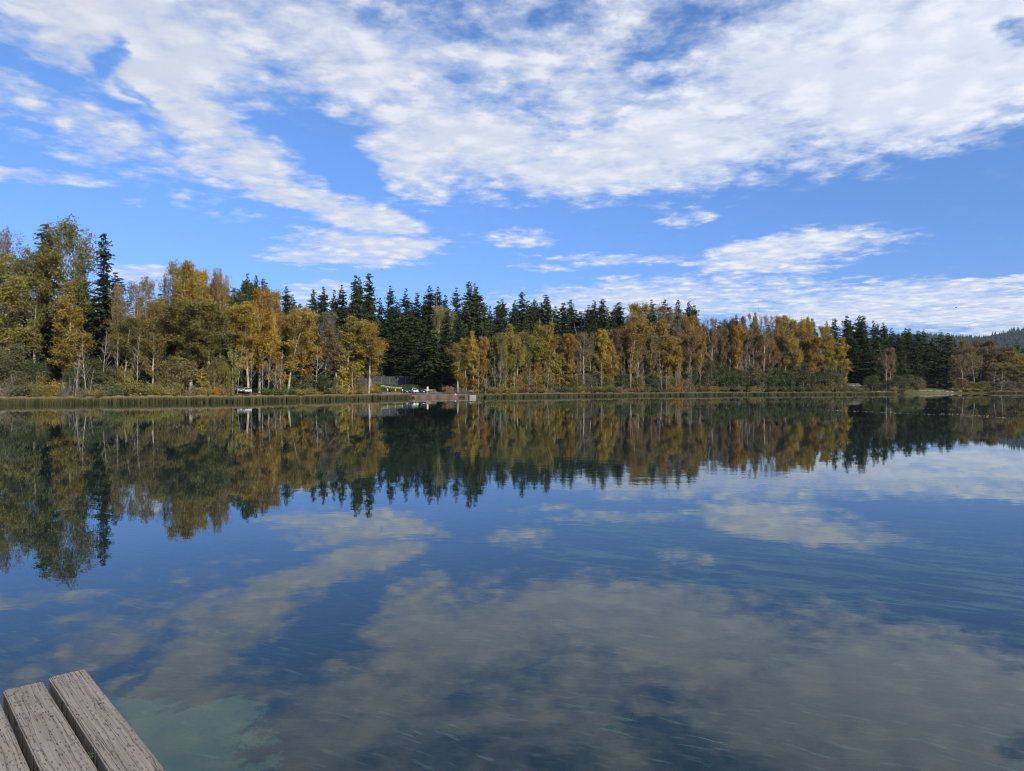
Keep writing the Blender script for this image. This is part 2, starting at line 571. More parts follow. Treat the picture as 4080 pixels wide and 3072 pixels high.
# ------------------------------------------------------------------ lake surface
def mat_water():
    m = bpy.data.materials.new('lake_water')
    m.use_nodes = True
    t = NT(m.node_tree)
    pos = t.n('ShaderNodeNewGeometry').outputs['Position']
    # faint wavelets
    a, _ = t.noise(t.mapping(pos, rot=(0, 0, R(12)), scale=(0.55, 1.0, 1)), 1.1, 2, 0.5)
    b, _ = t.noise(t.mapping(pos, rot=(0, 0, R(-20)), scale=(0.6, 1.3, 1)), 5.0, 2, 0.5)
    patch, _ = t.noise(t.mapping(pos, scale=(0.4, 1, 1)), 0.06, 3, 0.5)
    breeze = t.mapr(patch, 0.46, 0.66, 0.35, 1.3, True)
    hgt = t.m('MULTIPLY', t.m('ADD', t.m('MULTIPLY', a, 0.0028), t.m('MULTIPLY', b, 0.0007)), breeze)
    bp = t.n('ShaderNodeBump')
    bp.inputs['Strength'].default_value = 1.0
    bp.inputs['Distance'].default_value = 1.0
    t.put(bp.inputs['Height'], hgt)
    fr = t.n('ShaderNodeFresnel')
    fr.inputs['IOR'].default_value = 1.43
    t.put(fr.inputs['Normal'], bp.outputs[0])
    gl = t.n('ShaderNodeBsdfGlossy')
    gl.inputs['Roughness'].default_value = 0.0
    gl.inputs['Color'].default_value = (0.92, 0.975, 1, 1)
    t.put(gl.inputs['Normal'], bp.outputs[0])
    trn = t.n('ShaderNodeBsdfTransparent')
    trn.inputs['Color'].default_value = (0.68, 0.86, 0.78, 1)
    body = t.n('ShaderNodeBsdfDiffuse')
    body.inputs['Color'].default_value = (0.046, 0.074, 0.066, 1)
    under = t.mixsh(0.27, trn.outputs[0], body.outputs[0])
    # drifting algae film: long thin streaks lying on the water
    rot = t.mapping(pos, rot=(0, 0, R(27)), scale=(1, 1, 1))
    wv, wc = t.noise(rot, 0.35, 3, 0.5)
    rw = t.vm('ADD', rot, t.vm('MULTIPLY', t.vm('SUBTRACT', wc, (0.5, 0.5, 0.5)), (1.2, 0.7, 0)))
    s1, _ = t.noise(t.mapping(rw, scale=(0.5, 2.5, 1)), 1.0, 6, 0.62)
    s2, _ = t.noise(t.mapping(rw, loc=(7, 3, 0), scale=(2.6, 15, 1)), 1.0, 4, 0.6)
    x, y, z = t.sep(pos)
    edge = t.m('ADD', y, t.m('MULTIPLY', x, 0.70))             # edge of the raft of algae
    ew = t.m('ADD', edge, t.m('MULTIPLY', t.m('SUBTRACT', wv, 0.5), 2.2))
    raft = t.m('MULTIPLY', t.mapr(ew, 11.9, 12.7, 0, 1, True), t.mapr(ew, 17.5, 30, 1, 0, True))
    raft = t.m('MULTIPLY', raft, t.mapr(x, -3.5, 3.0, 0.0, 1, True))
    thr = t.mapr(raft, 0, 1, 0.66, 0.475)
    film = t.mapr(t.m('SUBTRACT', t.m('ADD', t.m('MULTIPLY', s1, 0.62), t.m('MULTIPLY', s2, 0.38)), thr), 0.0, 0.07, 0, 1, True)
    film2 = t.mapr(s2, 0.56, 0.69, 0, 0.30, True)
    sp, _ = t.noise(t.mapping(rw, scale=(14, 30, 1)), 1.0, 3, 0.7)
    film2 = t.m('MAXIMUM', film2, t.mapr(sp, 0.68, 0.78, 0, 0.25, True))
    mott, _ = t.noise(t.mapping(rw, scale=(0.35, 1.1, 1)), 1.0, 4, 0.6)
    film2 = t.m('MULTIPLY', film2, t.mapr(mott, 0.36, 0.62, 0.15, 1.0))
    film = t.m('MAXIMUM', t.m('MULTIPLY', film, t.m('MULTIPLY', t.mapr(mott, 0.38, 0.62, 0.35, 1.0), t.mapr(raft, 0, 1, 0.18, 0.27))), film2)
    film = t.m('MULTIPLY', film, t.mapr(y, 26, 50, 1, 0, True))
    al = t.n('ShaderNodeBsdfDiffuse')
    al.inputs['Color'].default_value = (0.13, 0.25, 0.20, 1)
    surf = t.mixsh(fr.outputs[0], under, gl.outputs[0])
    surf = t.mixsh(film, surf, al.outputs[0])
    o = t.n('ShaderNodeOutputMaterial')
    t.t.links.new(surf, o.inputs['Surface'])
    return m


S = 5000.0
lake = link('lake_water', np_mesh('lake_water', [(-S, -60, 0), (S, -60, 0), (S, 480, 0), (-S, 480, 0)], [(0, 1, 2, 3)]), None, mat_water())
tag(lake, kind='structure')


# ------------------------------------------------------------------ tree builders
def tube_np(path, radii, n=6):
    path = np.asarray(path, float)
    k = len(path)
    tan = np.gradient(path, axis=0)
    tan /= np.linalg.norm(tan, axis=1)[:, None] + 1e-9
    up = np.where(np.abs(tan[:, 2:3]) > 0.9, np.array([[1.0, 0, 0]]), np.array([[0, 0, 1.0]]))
    s = np.cross(tan, up)
    s /= np.linalg.norm(s, axis=1)[:, None] + 1e-9
    u = np.cross(s, tan)
    th = np.arange(n) / n * 2 * np.pi
    ring = (np.cos(th)[None, :, None] * s[:, None, :] + np.sin(th)[None, :, None] * u[:, None, :]) * np.asarray(radii)[:, None, None]
    v = (path[:, None, :] + ring).reshape(-1, 3)
    i = np.arange(k - 1)[:, None] * n + np.arange(n)[None, :]
    j = np.arange(k - 1)[:, None] * n + (np.arange(n)[None, :] + 1) % n
    q = np.stack([i, j, j + n, i + n], -1).reshape(-1, 4)
    return v, q


class Wood:
    def __init__(self):
        self.v, self.q, self.c = [], [], 0

    def add(self, path, radii, n=5):
        v, q = tube_np(path, radii, n)
        self.v.append(v)
        self.q.append(q + self.c)
        self.c += len(v)

    def mesh(self, name, mat):
        me = np_mesh(name, np.concatenate(self.v), np.concatenate(self.q), smooth=True)
        me.materials.append(mat)
        return me


def leaf_quads(cent, size, rng, flat=0.0):
    n = len(cent)
    a = rng.normal(size=(n, 3))
    a[:, 2] *= (1 - flat * 0.5)
    a /= np.linalg.norm(a, axis=1)[:, None]
    b = rng.normal(size=(n, 3))
    b -= (b * a).sum(1)[:, None] * a
    b /= np.linalg.norm(b, axis=1)[:, None]
    s = size * rng.uniform(0.6, 1.35, (n, 1))
    v = np.stack([cent - a * s * 0.5, cent + b * s * 0.36, cent + a * s * 0.5, cent - b * s * 0.36], 1)
    return v.reshape(-1, 3)


def branch_path(p0, az, elev, L, rng, steps=5, curl=0.35, wob=0.12):
    pts = [np.array(p0, float)]
    e, a = elev, az
    for i in range(steps):
        d = np.array([math.cos(a) * math.cos(e), math.sin(a) * math.cos(e), math.sin(e)])
        pts.append(pts[-1] + d * L / steps)
        e += curl / steps + rng.normal() * wob
        a += rng.normal() * wob * 1.3
    return np.array(pts)


def broadleaf(seed, H=24.0, Rr=4.5, base=0.25, shape='oval', nleaf=20000, leaf=0.27, nlimb=38, lean=0.0, fork=False, bark='bark_pale', gap=0.0, up=1.15, upper_sparse=0.0):
    rng = np.random.RandomState(seed)
    W = Wood()
    n = 9
    zz = np.linspace(0, 1, n)
    wx = np.cumsum(rng.normal(size=n) * 0.012 * H) * zz + lean * H * zz ** 1.4
    wy = np.cumsum(rng.normal(size=n) * 0.012 * H) * zz
    path = np.stack([wx - wx[0], wy - wy[0], zz * H * 0.95], 1)
    r0 = 0.0115 * H
    W.add(path, r0 * (1 - zz) ** 0.8 + 0.02, 7)
    stems = [path]
    if fork:
        k = int(n * base) + 2
        b = branch_path(path[k], rng.uniform(0, 6.28), 1.15, H * 0.55, rng, 6, 0.3, 0.06)
        W.add(b, np.linspace(r0 * 0.5, 0.03, len(b)), 6)
        stems.append(b)

    def prof(t):
        if shape == 'oval':
            return math.sin(math.pi * min(1, max(0, 0.10 + 0.86 * t))) ** 0.7
        if shape == 'column':
            return min(1, 0.55 + t * 1.2) * min(1, (1.03 - t) * 3.2) ** 0.6
        if shape == 'flame':
            return min(1.0, 0.5 + 2.0 * t) * max(0.05, 1.04 - t) ** 0.72
        if shape == 'top':
            return (0.25 + 0.75 * min(1, max(0, (t - 0.15) * 2.2))) * min(1, (1.05 - t) * 2.4) ** 0.6
        return 1.0
    clumps = []
    wts = []
    for i in range(nlimb):
        t = ((i + rng.uniform(0, 1)) / nlimb)
        st = stems[0] if (len(stems) == 1 or rng.rand() < 0.6) else stems[1]
        z0 = (base + (0.97 - base) * t) * H * 0.92 - 0.06 * H * (1 - t)
        z0 = min(max(z0, st[0, 2]), st[-1, 2])
        p0 = np.array([np.interp(z0, st[:, 2], st[:, 0]), np.interp(z0, st[:, 2], st[:, 1]), z0])
        L = Rr * prof(t) * rng.uniform(0.75, 1.2) * 1.15
        az = i * 2.399 + rng.normal() * 0.5
        el = up * rng.uniform(0.45, 1.0) * (0.6 + 0.6 * t)
        b = branch_path(p0, az, el, L, rng, 5, 0.35, 0.10)
        W.add(b, np.linspace(max(0.03, r0 * 0.30 * (1.1 - t)), 0.018, len(b)), 4)
        if rng.rand() < gap:
            continue
        dens = 1.0 - upper_sparse * t
        for s in (0.35, 0.55, 0.75, 0.9, 1.0):
            k = s * (len(b) - 1)
            c = b[int(k)] + (b[min(int(k) + 1, len(b) - 1)] - b[int(k)]) * (k - int(k))
            clumps.append(c); wts.append((0.5 + s) * L * dens)
            for q in range(3):
                sub = branch_path(c, az + rng.normal() * 1.1, el + rng.normal() * 0.5, L * rng.uniform(0.18, 0.42), rng, 3, 0.2, 0.15)
                if rng.rand() < 0.6:
                    W.add(sub, np.linspace(0.022, 0.010, len(sub)), 3)
                clumps.append(sub[-1]); wts.append(L * dens); clumps.append(sub[1]); wts.append(0.7 * L * dens)
    clumps = np.array(clumps)
    wts = np.array(wts)
    wts /= wts.sum()
    pick = rng.choice(len(clumps), nleaf, p=wts)
    sig = 0.08 * Rr
    cent = clumps[pick] + rng.normal(size=(nleaf, 3)) * np.array([sig, sig, sig * 0.75])
    ct = rng.rand(len(clumps))
    v = leaf_quads(cent, leaf, rng)
    tint = np.repeat(np.clip(0.45 * ct[pick] + 0.55 * rng.rand(nleaf), 0, 1), 4)
    lm = np_mesh('crown', v, np.arange(nleaf * 4).reshape(-1, 4), attr=tint)
    lm.materials.append(MATS['leaf_autumn'])
    return dict(trunk=W.mesh('trunk', MATS[bark]), crown=lm, H=float(v[:, 2].max()), R=float(np.percentile(np.hypot(v[:, 0] - np.median(v[:, 0]), v[:, 1] - np.median(v[:, 1])), 93)))


def conifer(seed, H=30.0, Rr=5.2, base=0.05, whorls=84, nb=6, droop=0.35, pw=0.8, ragged=0.3, thin_top=0.0, spray=1.05, bare=0.0, deadtop=False):
    rng = np.random.RandomState(seed)
    W = Wood()
    zz = np.linspace(0, 1, 8)
    bend = np.cumsum(rng.normal(size=8)) * 0.004 * H * zz
    W.add(np.stack([bend - bend[0], np.zeros(8), zz * H], 1), 0.0125 * H * (1 - zz) ** 0.9 + 0.02, 7)
    V, T = [], []
    # uneven outline: some levels reach farther than others
    lev = 1 + ragged * np.interp(np.linspace(0, 1, whorls), np.linspace(0, 1, 14), rng.normal(size=14)) * 0.6
    for i in range(whorls):
        t = (i + rng.uniform(-0.3, 0.3)) / whorls
        t = max(0.0, min(0.99, t))
        z = (base + (1 - base) * t) * H
        if deadtop and t > 0.72:
            L0 = Rr * 0.22
        else:
            L0 = Rr * ((1 - math.exp(-(1 - t) / (0.25 * pw))) * (1.0 - 0.12 * t) + 0.012) * lev[i]
            if thin_top > 0:
                L0 *= 1 - thin_top * min(1, max(0, (t - 0.35) / 0.4)) * (1 - max(0, (t - 0.8) / 0.2) * 0.5)
            if t < 0.12:
                L0 *= 0.6 + 3.3 * t
        n = max(4, int(round(nb * (0.65 + 0.5 * (1 - t)))))
        zc = z
        for j in range(n):
            if rng.rand() < bare:
                continue
            az = 2 * math.pi * (j + rng.uniform(-0.4, 0.4)) / n + i * 1.7
            z = min(H * 0.99, zc + rng.normal() * 0.012 * H)
            L = L0 * rng.uniform(0.55, 1.22) + 0.15
            e = 0.35 * (t - 0.25) - droop * 0.4 + rng.normal() * 0.09
            x0 = float(np.interp(z, zz * H, bend - bend[0]))
            steps = max(2, int(L / 0.42))
            s = (np.arange(steps) + rng.rand(steps)) / steps
            ca, sa = math.cos(az), math.sin(az)
            hr = s * L
            px = x0 + hr * ca * math.cos(e)
            py = hr * sa * math.cos(e)
            pz = z + hr * math.sin(e) - droop * (s ** 1.5) * L * 0.45 + 0.14 * L * s ** 4
            for side in (-1, 1, 0):
                m = steps
                sp = spray * (1.05 - 0.55 * s) * rng.uniform(0.6, 1.25, m) * min(1.0, 0.48 + L / Rr)
                da = side * rng.uniform(0.5, 1.0, m)
                dxx, dyy = np.cos(az + da), np.sin(az + da)
                dn = -rng.uniform(0.15, 0.75, m)
                if side == 0:
                    dn = -rng.uniform(0.0, 0.35, m)
                P = np.stack([px, py, pz], 1) + rng.normal(size=(m, 3)) * 0.06
                D = np.stack([dxx, dyy, dn], 1)
                D /= np.linalg.norm(D, axis=1)[:, None]
                Sd = np.stack([-dyy, dxx, rng.normal(size=m) * 0.5], 1)
                w_ = sp * 0.30
                v = np.stack([P, P + D * (sp * 0.45)[:, None] + Sd * w_[:, None], P + D * sp[:, None], P + D * (sp * 0.45)[:, None] - Sd * w_[:, None]], 1)
                V.append(v.reshape(-1, 3))
                T.append(np.repeat(np.clip(rng.rand(m) * 0.6 + 0.4 * rng.rand(), 0, 1), 4))
            if rng.rand() < 0.35 or bare > 0.3:
                W.add(np.stack([np.array([x0, 0, z]), np.array([px[-1], py[-1], pz[-1]])]), [0.05 * (1.1 - t), 0.012], 3)
    v = np.concatenate(V)
    lm = np_mesh('crown', v, np.arange(len(v)).reshape(-1, 4), attr=np.concatenate(T))
    lm.materials.append(MATS['needles'])
    return dict(trunk=W.mesh('trunk', MATS['bark_dark']), crown=lm, H=float(max(v[:, 2].max(), H)), R=Rr)


def shrub(seed, H=4.0, Rr=2.8, nleaf=3600, leaf=0.26, stems=14, open_=0.0):
    rng = np.random.RandomState(seed)
    W = Wood()
    cl = []
    for i in range(stems):
        az = rng.uniform(0, 6.28)
        el = rng.uniform(0.45, 1.45)
        L = min(H / max(0.25, math.sin(el)), Rr / max(0.2, math.cos(el))) * rng.uniform(0.75, 1.05)
        b = branch_path((rng.normal() * Rr * 0.15, rng.normal() * Rr * 0.15, -0.1), az, el, L, rng, 5, -0.25, 0.13)
        W.add(b, np.linspace(0.05, 0.012, len(b)), 4)
        for s in range(1, len(b)):
            for q in range(5):
                sub = branch_path(b[s], az + rng.normal() * 1.3, rng.uniform(-0.2, 1.2), L * rng.uniform(0.12, 0.3), rng, 2, 0, 0.2)
                if rng.rand() < 0.5:
                    W.add(sub, np.linspace(0.016, 0.007, len(sub)), 3)
                cl.append(sub[-1])
    cl = np.array(cl)
    cl[:, 2] = np.maximum(cl[:, 2], 0.15)
    pick = rng.randint(0, len(cl), nleaf)
    cent = cl[pick] + rng.normal(size=(nleaf, 3)) * 0.085 * (H + Rr)* 0.5
    cent[:, 2] = np.maximum(cent[:, 2], 0.05)
    v = leaf_quads(cent, leaf, rng)
    ct = rng.rand(len(cl))
    lm = np_mesh('leaves', v, np.arange(nleaf * 4).reshape(-1, 4), attr=np.repeat(0.45 * ct[pick] + 0.55 * rng.rand(nleaf), 4))
    lm.materials.append(MATS['leaf_shrub'])
    return dict(trunk=W.mesh('stems', MATS['bark_grey']), crown=lm, H=float(np.percentile(v[:, 2], 99.5)), R=float(np.percentile(np.hypot(v[:, 0], v[:, 1]), 95)), names=('stems', 'leaves'))


def bare_tree(seed, H=12.0, spread=0.3, bark='bark_pale', nlimb=22):
    rng = np.random.RandomState(seed)
    W, B = Wood(), Wood()
    n = 8
    zz = np.linspace(0, 1, n)
    path = np.stack([np.cumsum(rng.normal(size=n)) * 0.015 * H * zz, np.cumsum(rng.normal(size=n)) * 0.015 * H * zz, zz * H], 1)
    W.add(path, 0.0085 * H * (1 - zz) ** 0.8 + 0.015, 6)
    for i in range(nlimb):
        t = 0.22 + 0.75 * (i + rng.rand()) / nlimb
        z0 = t * H
        p0 = [np.interp(z0, path[:, 2], path[:, 0]), np.interp(z0, path[:, 2], path[:, 1]), z0]
        L = H * spread * (1.15 - t) * rng.uniform(0.6, 1.2)
        az = i * 2.4 + rng.normal() * 0.4
        b = branch_path(p0, az, rng.uniform(0.3, 0.9), L, rng, 5, 0.3, 0.12)
        B.add(b, np.linspace(0.05 * (1.2 - t), 0.012, len(b)), 4)
        for s in (2, 3, 4, 5):
            for q in range(2):
                sub = branch_path(b[s], az + rng.normal() * 0.9, rng.uniform(0.1, 1.1), L * rng.uniform(0.2, 0.45), rng, 3, 0.2, 0.15)
                B.add(sub, np.linspace(0.018, 0.007, len(sub)), 3)
    return dict(trunk=W.mesh('trunk', MATS[bark]), crown=B.mesh('branches', MATS[bark]), H=H, R=H * spread * 0.75, names=('trunk', 'branches'))


P = {
    # cottonwoods and alders, several of each habit
    'oval1': broadleaf(11, shape='oval', nleaf=21000, base=0.22),
    'oval2': broadleaf(12, shape='oval', nleaf=21000, base=0.30, fork=True),
    'oval3': broadleaf(13, shape='top', nleaf=20000, base=0.34, lean=0.03),
    'flame1': broadleaf(14, shape='flame', nleaf=20000, base=0.20, Rr=4.0),
    'flame2': broadleaf(15, shape='flame', nleaf=20000, base=0.28, Rr=3.8, fork=True),
    'col1': broadleaf(16, shape='column', nleaf=20000, base=0.12, Rr=3.2, up=1.1),
    'col2': broadleaf(17, shape='column', nleaf=19000, base=0.25, Rr=3.2, up=1.1),
    'sparse1': broadleaf(18, shape='oval', nleaf=6200, base=0.35, gap=0.15, leaf=0.25, nlimb=34),
    'sparse2': broadleaf(19, shape='top', nleaf=6000, base=0.42, gap=0.2, leaf=0.25, fork=True, nlimb=34),
    'sparse3': broadleaf(20, shape='column', nleaf=6000, base=0.38, Rr=3.6, gap=0.15, leaf=0.25, nlimb=34),
    'tall': broadleaf(21, H=34, Rr=6.2, shape='top', nleaf=21000, base=0.20, nlimb=44, upper_sparse=0.6, leaf=0.32),
    'con1': conifer(31),
    'con2': conifer(32, Rr=4.8, pw=0.7, ragged=0.5),
    'con3': conifer(33, Rr=5.6, pw=0.85, droop=0.5, ragged=0.4),
    'con4': conifer(34, Rr=4.6, pw=0.62, ragged=0.7, nb=6, droop=0.25),
    'spire': conifer(35, Rr=5.4, thin_top=0.62, ragged=0.7, whorls=90),
    'thin': conifer(36, Rr=4.2, pw=0.72, ragged=0.6, nb=5, bare=0.15, whorls=76),
    'snag': conifer(37, Rr=4.6, pw=0.8, ragged=0.5, deadtop=True, whorls=74),
    'shrub1': shrub(41), 'shrub2': shrub(42, H=4.5, Rr=2.4), 'shrub3': shrub(43, H=3.0, Rr=3.2, nleaf=3200),
    'twig': shrub(44, nleaf=900, leaf=0.2, stems=26), 'small': broadleaf(22, H=9, Rr=2.4, base=0.15, shape='oval', nleaf=3400, leaf=0.26, nlimb=18),
    'small2': broadleaf(23, H=9, Rr=2.0, base=0.12, shape='flame', nleaf=3000, leaf=0.26, nlimb=16),
    'bare1': bare_tree(51), 'bare2': bare_tree(52, spread=0.22), 'bare3': bare_tree(53, H=12, spread=0.4, nlimb=16, bark='bark_grey'),
    'lush': broadleaf(24, H=10, Rr=4.2, base=0.06, shape='oval', nleaf=6000, leaf=0.30, nlimb=24, bark='bark_grey'),
}
C = {
    'gold': (0.40, 0.275, 0.048), 'orange': (0.40, 0.240, 0.044), 'yellow': (0.52, 0.37, 0.046), 'olive': (0.250, 0.215, 0.058),
    'brown': (0.255, 0.178, 0.078), 'russet': (0.235, 0.150, 0.074), 'lime': (0.34, 0.295, 0.056), 'green': (0.095, 0.125, 0.038),
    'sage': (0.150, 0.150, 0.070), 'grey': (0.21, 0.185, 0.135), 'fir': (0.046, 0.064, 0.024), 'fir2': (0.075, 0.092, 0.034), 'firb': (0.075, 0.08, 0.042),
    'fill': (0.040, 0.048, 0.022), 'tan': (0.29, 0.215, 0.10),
}
WORD = {'gold': 'golden', 'orange': 'orange', 'yellow': 'bright yellow', 'olive': 'olive', 'brown': 'brown', 'russet': 'russet', 'lime': 'yellow-green',
        'green': 'green', 'sage': 'grey-green', 'grey': 'grey', 'fir': 'dark green', 'fir2': 'deep green', 'firb': 'brownish green', 'fill': 'shaded green', 'tan': 'tan'}
MARKS = [(60, 158, 'the purplish brown tree'), (178, 168, 'the ragged dark fir'), (253, 160, 'the tallest cottonwood'), (404, 182, 'the spire-topped fir'), (529, 167, 'the kinked white trunk'), (620, 172, 'the thin tan trees'), (763, 174, 'the tallest golden cottonwood'),
         (874, 178, 'the narrow orange tree'), (963, 186, 'the dense dark green tree'), (1033, 184, 'the bright orange tree'), (1085, 186, 'the two leaning white trunks'), (1170, 193, 'the golden tree with leaning trunk'), (1264, 196, 'the leafless white sapling'),
         (1294, 190, 'the rounded dark green bush'), (1363, 197, 'the yellow sapling'), (1400, 210, 'the yellow-green tree by the fence'), (1469, 211, 'the bright white forked trunk'), (1544, 211, 'the white corner sign'), (1576, 213, 'the yellow sign'), (1615, 226, 'the dark SUV'),
         (1650, 227, 'the white SUV'), (1690, 226, 'the dark sedan'), (1729, 224, 'the picnic table'), (1775, 220, 'the long timber bulkhead'), (1815, 220, 'the pink barrel'), (1857, 218, 'the dark pier railing'), (1885, 235, 'the crib wall'), (1924, 238, 'the glowing orange narrow tree'),
         (1975, 245, 'the reeds by the crib wall'), (2037, 252, 'the tall yellow-green tree'), (2080, 250, 'the floating buoy'), (2138, 255, 'the small fiery orange tree'), (2196, 270, 'the orange tree past the buoy'), (2279, 268, 'the young yellow tree'), (2328, 275, 'the broad tan tree'),
         (2397, 280, 'the narrow yellow tree past the buoy'), (2460, 285, 'the brown trees past the buoy'), (2525, 290, 'the tall golden skyline crown'), (2626, 300, 'the nearly bare skyline tree'), (2690, 305, 'the orange bush by the reeds'), (2751, 310, 'the broad orange tree'), (2805, 305, 'the largest russet bush'),
         (2850, 320, 'the thin russet tree'), (2960, 325, 'the brown trees over grey-green alders'), (3045, 325, 'the long bright white trunk'), (3110, 330, 'the golden trees over dark alders'), (3200, 330, 'the broadest grey-green alder'), (3279, 335, 'the yellow round-topped tree'), (3354, 336, 'the narrow bright yellow tree'),
         (3400, 356, 'the park shelter'), (3475, 338, 'the dark green bushy tree'), (3532, 350, 'the thin brown tree'), (3580, 350, 'the reeds ending at the lawn'), (3624, 398, 'the bush leaning over the beach'), (3690, 410, 'the small beach'), (3731, 428, 'the leaning fir on the lawn'), (3776, 424, 'the slim fir on the lawn'), (3837, 425, 'the brown twiggy tree'),
         (3890, 430, 'the far dark reeds'), (3949, 440, 'the largest russet tree'), (4035, 430, 'the golden round tree'), (4120, 440, 'the farthest wooded hill')]
rnd = random.Random(7)
SEEN = {}
count = {}


def plant(kind, px, ytop, wpx, off, col, xtop=None, label=None, name=None, zb=None, D=None, front=False, fwd=None):
    pr = P[kind]
    if kind.startswith('shrub') and col == 'lime':
        col = 'olive'
    px = float(px)
    if D is None:
        D = float(shore_d(px)) + off
    X = (px - 2040) / F * D
    zg = gz(X, D) if zb is None else zb
    zt = CAM_H + (HOR - ytop) / F * D
    h = zt - zg
    sz = h / pr['H']
    sx = (wpx / F * D / 2) / pr['R']
    names = pr.get('names', ('trunk', 'crown'))
    con = kind in ('con1', 'con2', 'con3', 'con4', 'spire', 'thin', 'snag')
    bush = kind in ('shrub1', 'shrub2', 'shrub3', 'twig') or name == 'shrub'
    sx *= (1.35 if col != 'fill' else 1.1) if con else 1.0 if bush else 1.08
    if name is None:
        name = 'fir_tree' if con else 'shrub' if bush else 'bare_tree' if kind.startswith('bare') else 'alder_tree' if kind in ('lush', 'small', 'small2') else 'cottonwood_tree'
    root = empty(name, (X, D, zg - 0.15), rnd.uniform(0, 6.28) if xtop is None else 0.0)
    root.scale = (sx, sx, sz)
    if xtop is not None:
        root.rotation_euler[1] = math.atan2((xtop - px) / F * D, h)
        root.rotation_euler[2] = 0
    c = C[col]
    j = rnd.uniform(0.86, 1.14)
    c = tuple(min(1, v * j * rnd.uniform(0.95, 1.05)) for v in c)
    for part, nm in zip(('trunk', 'crown'), names):
        o = link(nm, pr[part], root)
        o.color = (*c, 1)
    cat = 'tree' if not bush else 'shrub'
    if label is None:
        mk_ = min(MARKS, key=lambda q: abs(q[0] - px))
        zone = ('behind ' if D - mk_[1] > 12 else 'before ' if D - mk_[1] < -9 else 'beside ') + mk_[2]
        size = 'tall' if h > (26 if not con else 42) else 'short' if h < (9 if not con else 24) else 'mid-height'
        hab = {'oval': 'broad', 'flam': 'pointed', 'col1': 'narrow', 'col2': 'narrow', 'spar': 'thin-leaved', 'tall': 'broad', 'lush': 'bushy', 'smal': 'slender'}.get(kind[:4], '')
        if con:
            kindw = {'snag': 'dead-topped fir', 'thin': 'sparse fir', 'spire': 'narrow-topped fir'}.get(kind, 'fir')
            label = f'{size} {WORD[col]} {kindw} {zone}'
        elif kind.startswith('bare'):
            label = f'{size} leafless pale-stemmed tree {zone}'
        elif bush:
            if h < 3: size = 'low'
            elif h > 6: size = 'tall'
            else: size = 'rounded'
            label = f'{size} {WORD[col]} {"twiggy bush" if kind == "twig" else "bush"} {zone}'
        else:
            label = f'{size} {hab} {WORD[col]} leafy tree {zone}'
    tag(root, label, cat, group=('firs' if con else 'bushes' if bush else 'autumn trees') + ' along the far shore')
    SEEN[label] = SEEN.get(label, 0) + 1
    return root


# --- left end, near shore
plant('tall', 253, 841, 160, 22, 'olive', xtop=266, label='tallest cottonwood, olive-gold crown and long white trunk over the reeds')
plant('sparse1', 39, 895, 130, 40, 'russet', label='purplish brown tree whose thin crown stands behind the tallest cottonwood')
plant('con3', 178, 885, 150, 34, 'fir2', label='ragged dark fir whose tip shows just before the tallest cottonwood')
plant('oval3', 140, 968, 120, 26, 'olive', xtop=128)
plant('spire', 404, 921, 150, 44, 'fir', label='slim spire-topped dark fir beside the tallest cottonwood')
plant('oval1', -30, 990, 220, 16, 'lime', label='yellow-green cottonwood cut by the picture edge with drooping boughs')
plant('oval2', -190, 930, 220, 30, 'gold')
plant('flame1', 280, 1110, 120, 17, 'gold', label='golden lower crown hugging the foot of the tallest cottonwood')
plant('con1', 330, 1060, 110, 50, 'fir')
plant('con2', 60, 1010, 130, 55, 'fir')
plant('con4', 455, 1080, 110, 56, 'fir')
plant('sparse1', 529, 1115, 140, 24, 'brown', xtop=512, label='brown tree with a forked kinked white trunk above the reeds')
plant('sparse3', 467, 1110, 60, 34, 'tan')
plant('sparse3', 583, 1089, 95, 34, 'tan')
plant('sparse1', 655, 1086, 100, 30, 'orange')
plant('oval1', 610, 1190, 110, 22, 'olive')
plant('oval2', 495, 1250, 130, 18, 'olive')
plant('con1', 560, 1180, 100, 60, 'fir')
plant('con3', 640, 1165, 100, 64, 'fir')
for (x, y, wd, of, co, k) in [(40, 1350, 150, 9, 'sage', 'lush'), (-60, 1330, 130, 12, 'sage', 'lush'), (130, 1420, 110, 8, 'green', 'lush'), (205, 1490, 90, 6, 'gold', 'shrub1'), (255, 1500, 70, 5, 'grey', 'twig'),
                              (10, 1500, 90, 5, 'tan', 'twig'), (85, 1480, 90, 6, 'sage', 'shrub2'), (150, 1520, 70, 5, 'olive', 'shrub3'), (310, 1440, 90, 14, 'green', 'lush'), (385, 1420, 110, 14, 'green', 'lush'),
                              (330, 1530, 70, 5, 'brown', 'twig'), (450, 1455, 110, 12, 'sage', 'lush'), (420, 1505, 80, 6, 'sage', 'shrub1'), (500, 1460, 100, 10, 'olive', 'shrub2'), (560, 1515, 110, 6, 'lime', 'shrub3'),
                              (470, 1530, 60, 4, 'green', 'shrub3'), (620, 1525, 90, 5, 'lime', 'shrub3'), (645, 1480, 70, 10, 'olive', 'shrub1'), (365, 1545, 60, 4, 'olive', 'shrub3')]:
    plant(k, x, y, wd, of, co)
for (x, y, wd, of, xt, k) in [(300, 1380, 40, 10, 318, 'bare2'), (345, 1330, 50, 9, 320, 'bare2'), (402, 1310, 70, 16, 428, 'bare1'), (358, 1460, 30, 7, 370, 'bare2'), (308, 1440, 20, 6, 308, 'bare2'), (66, 1465, 60, 6, 40, 'bare3'), (135, 1480, 40, 5, 150, 'bare3'), (290, 1500, 20, 5, 296, 'bare2'), (545, 1300, 40, 12, 552, 'bare2'), (470, 1320, 30, 13, 466, 'bare2')]:
    plant(k, x, y, wd, of, 'grey', xtop=xt)

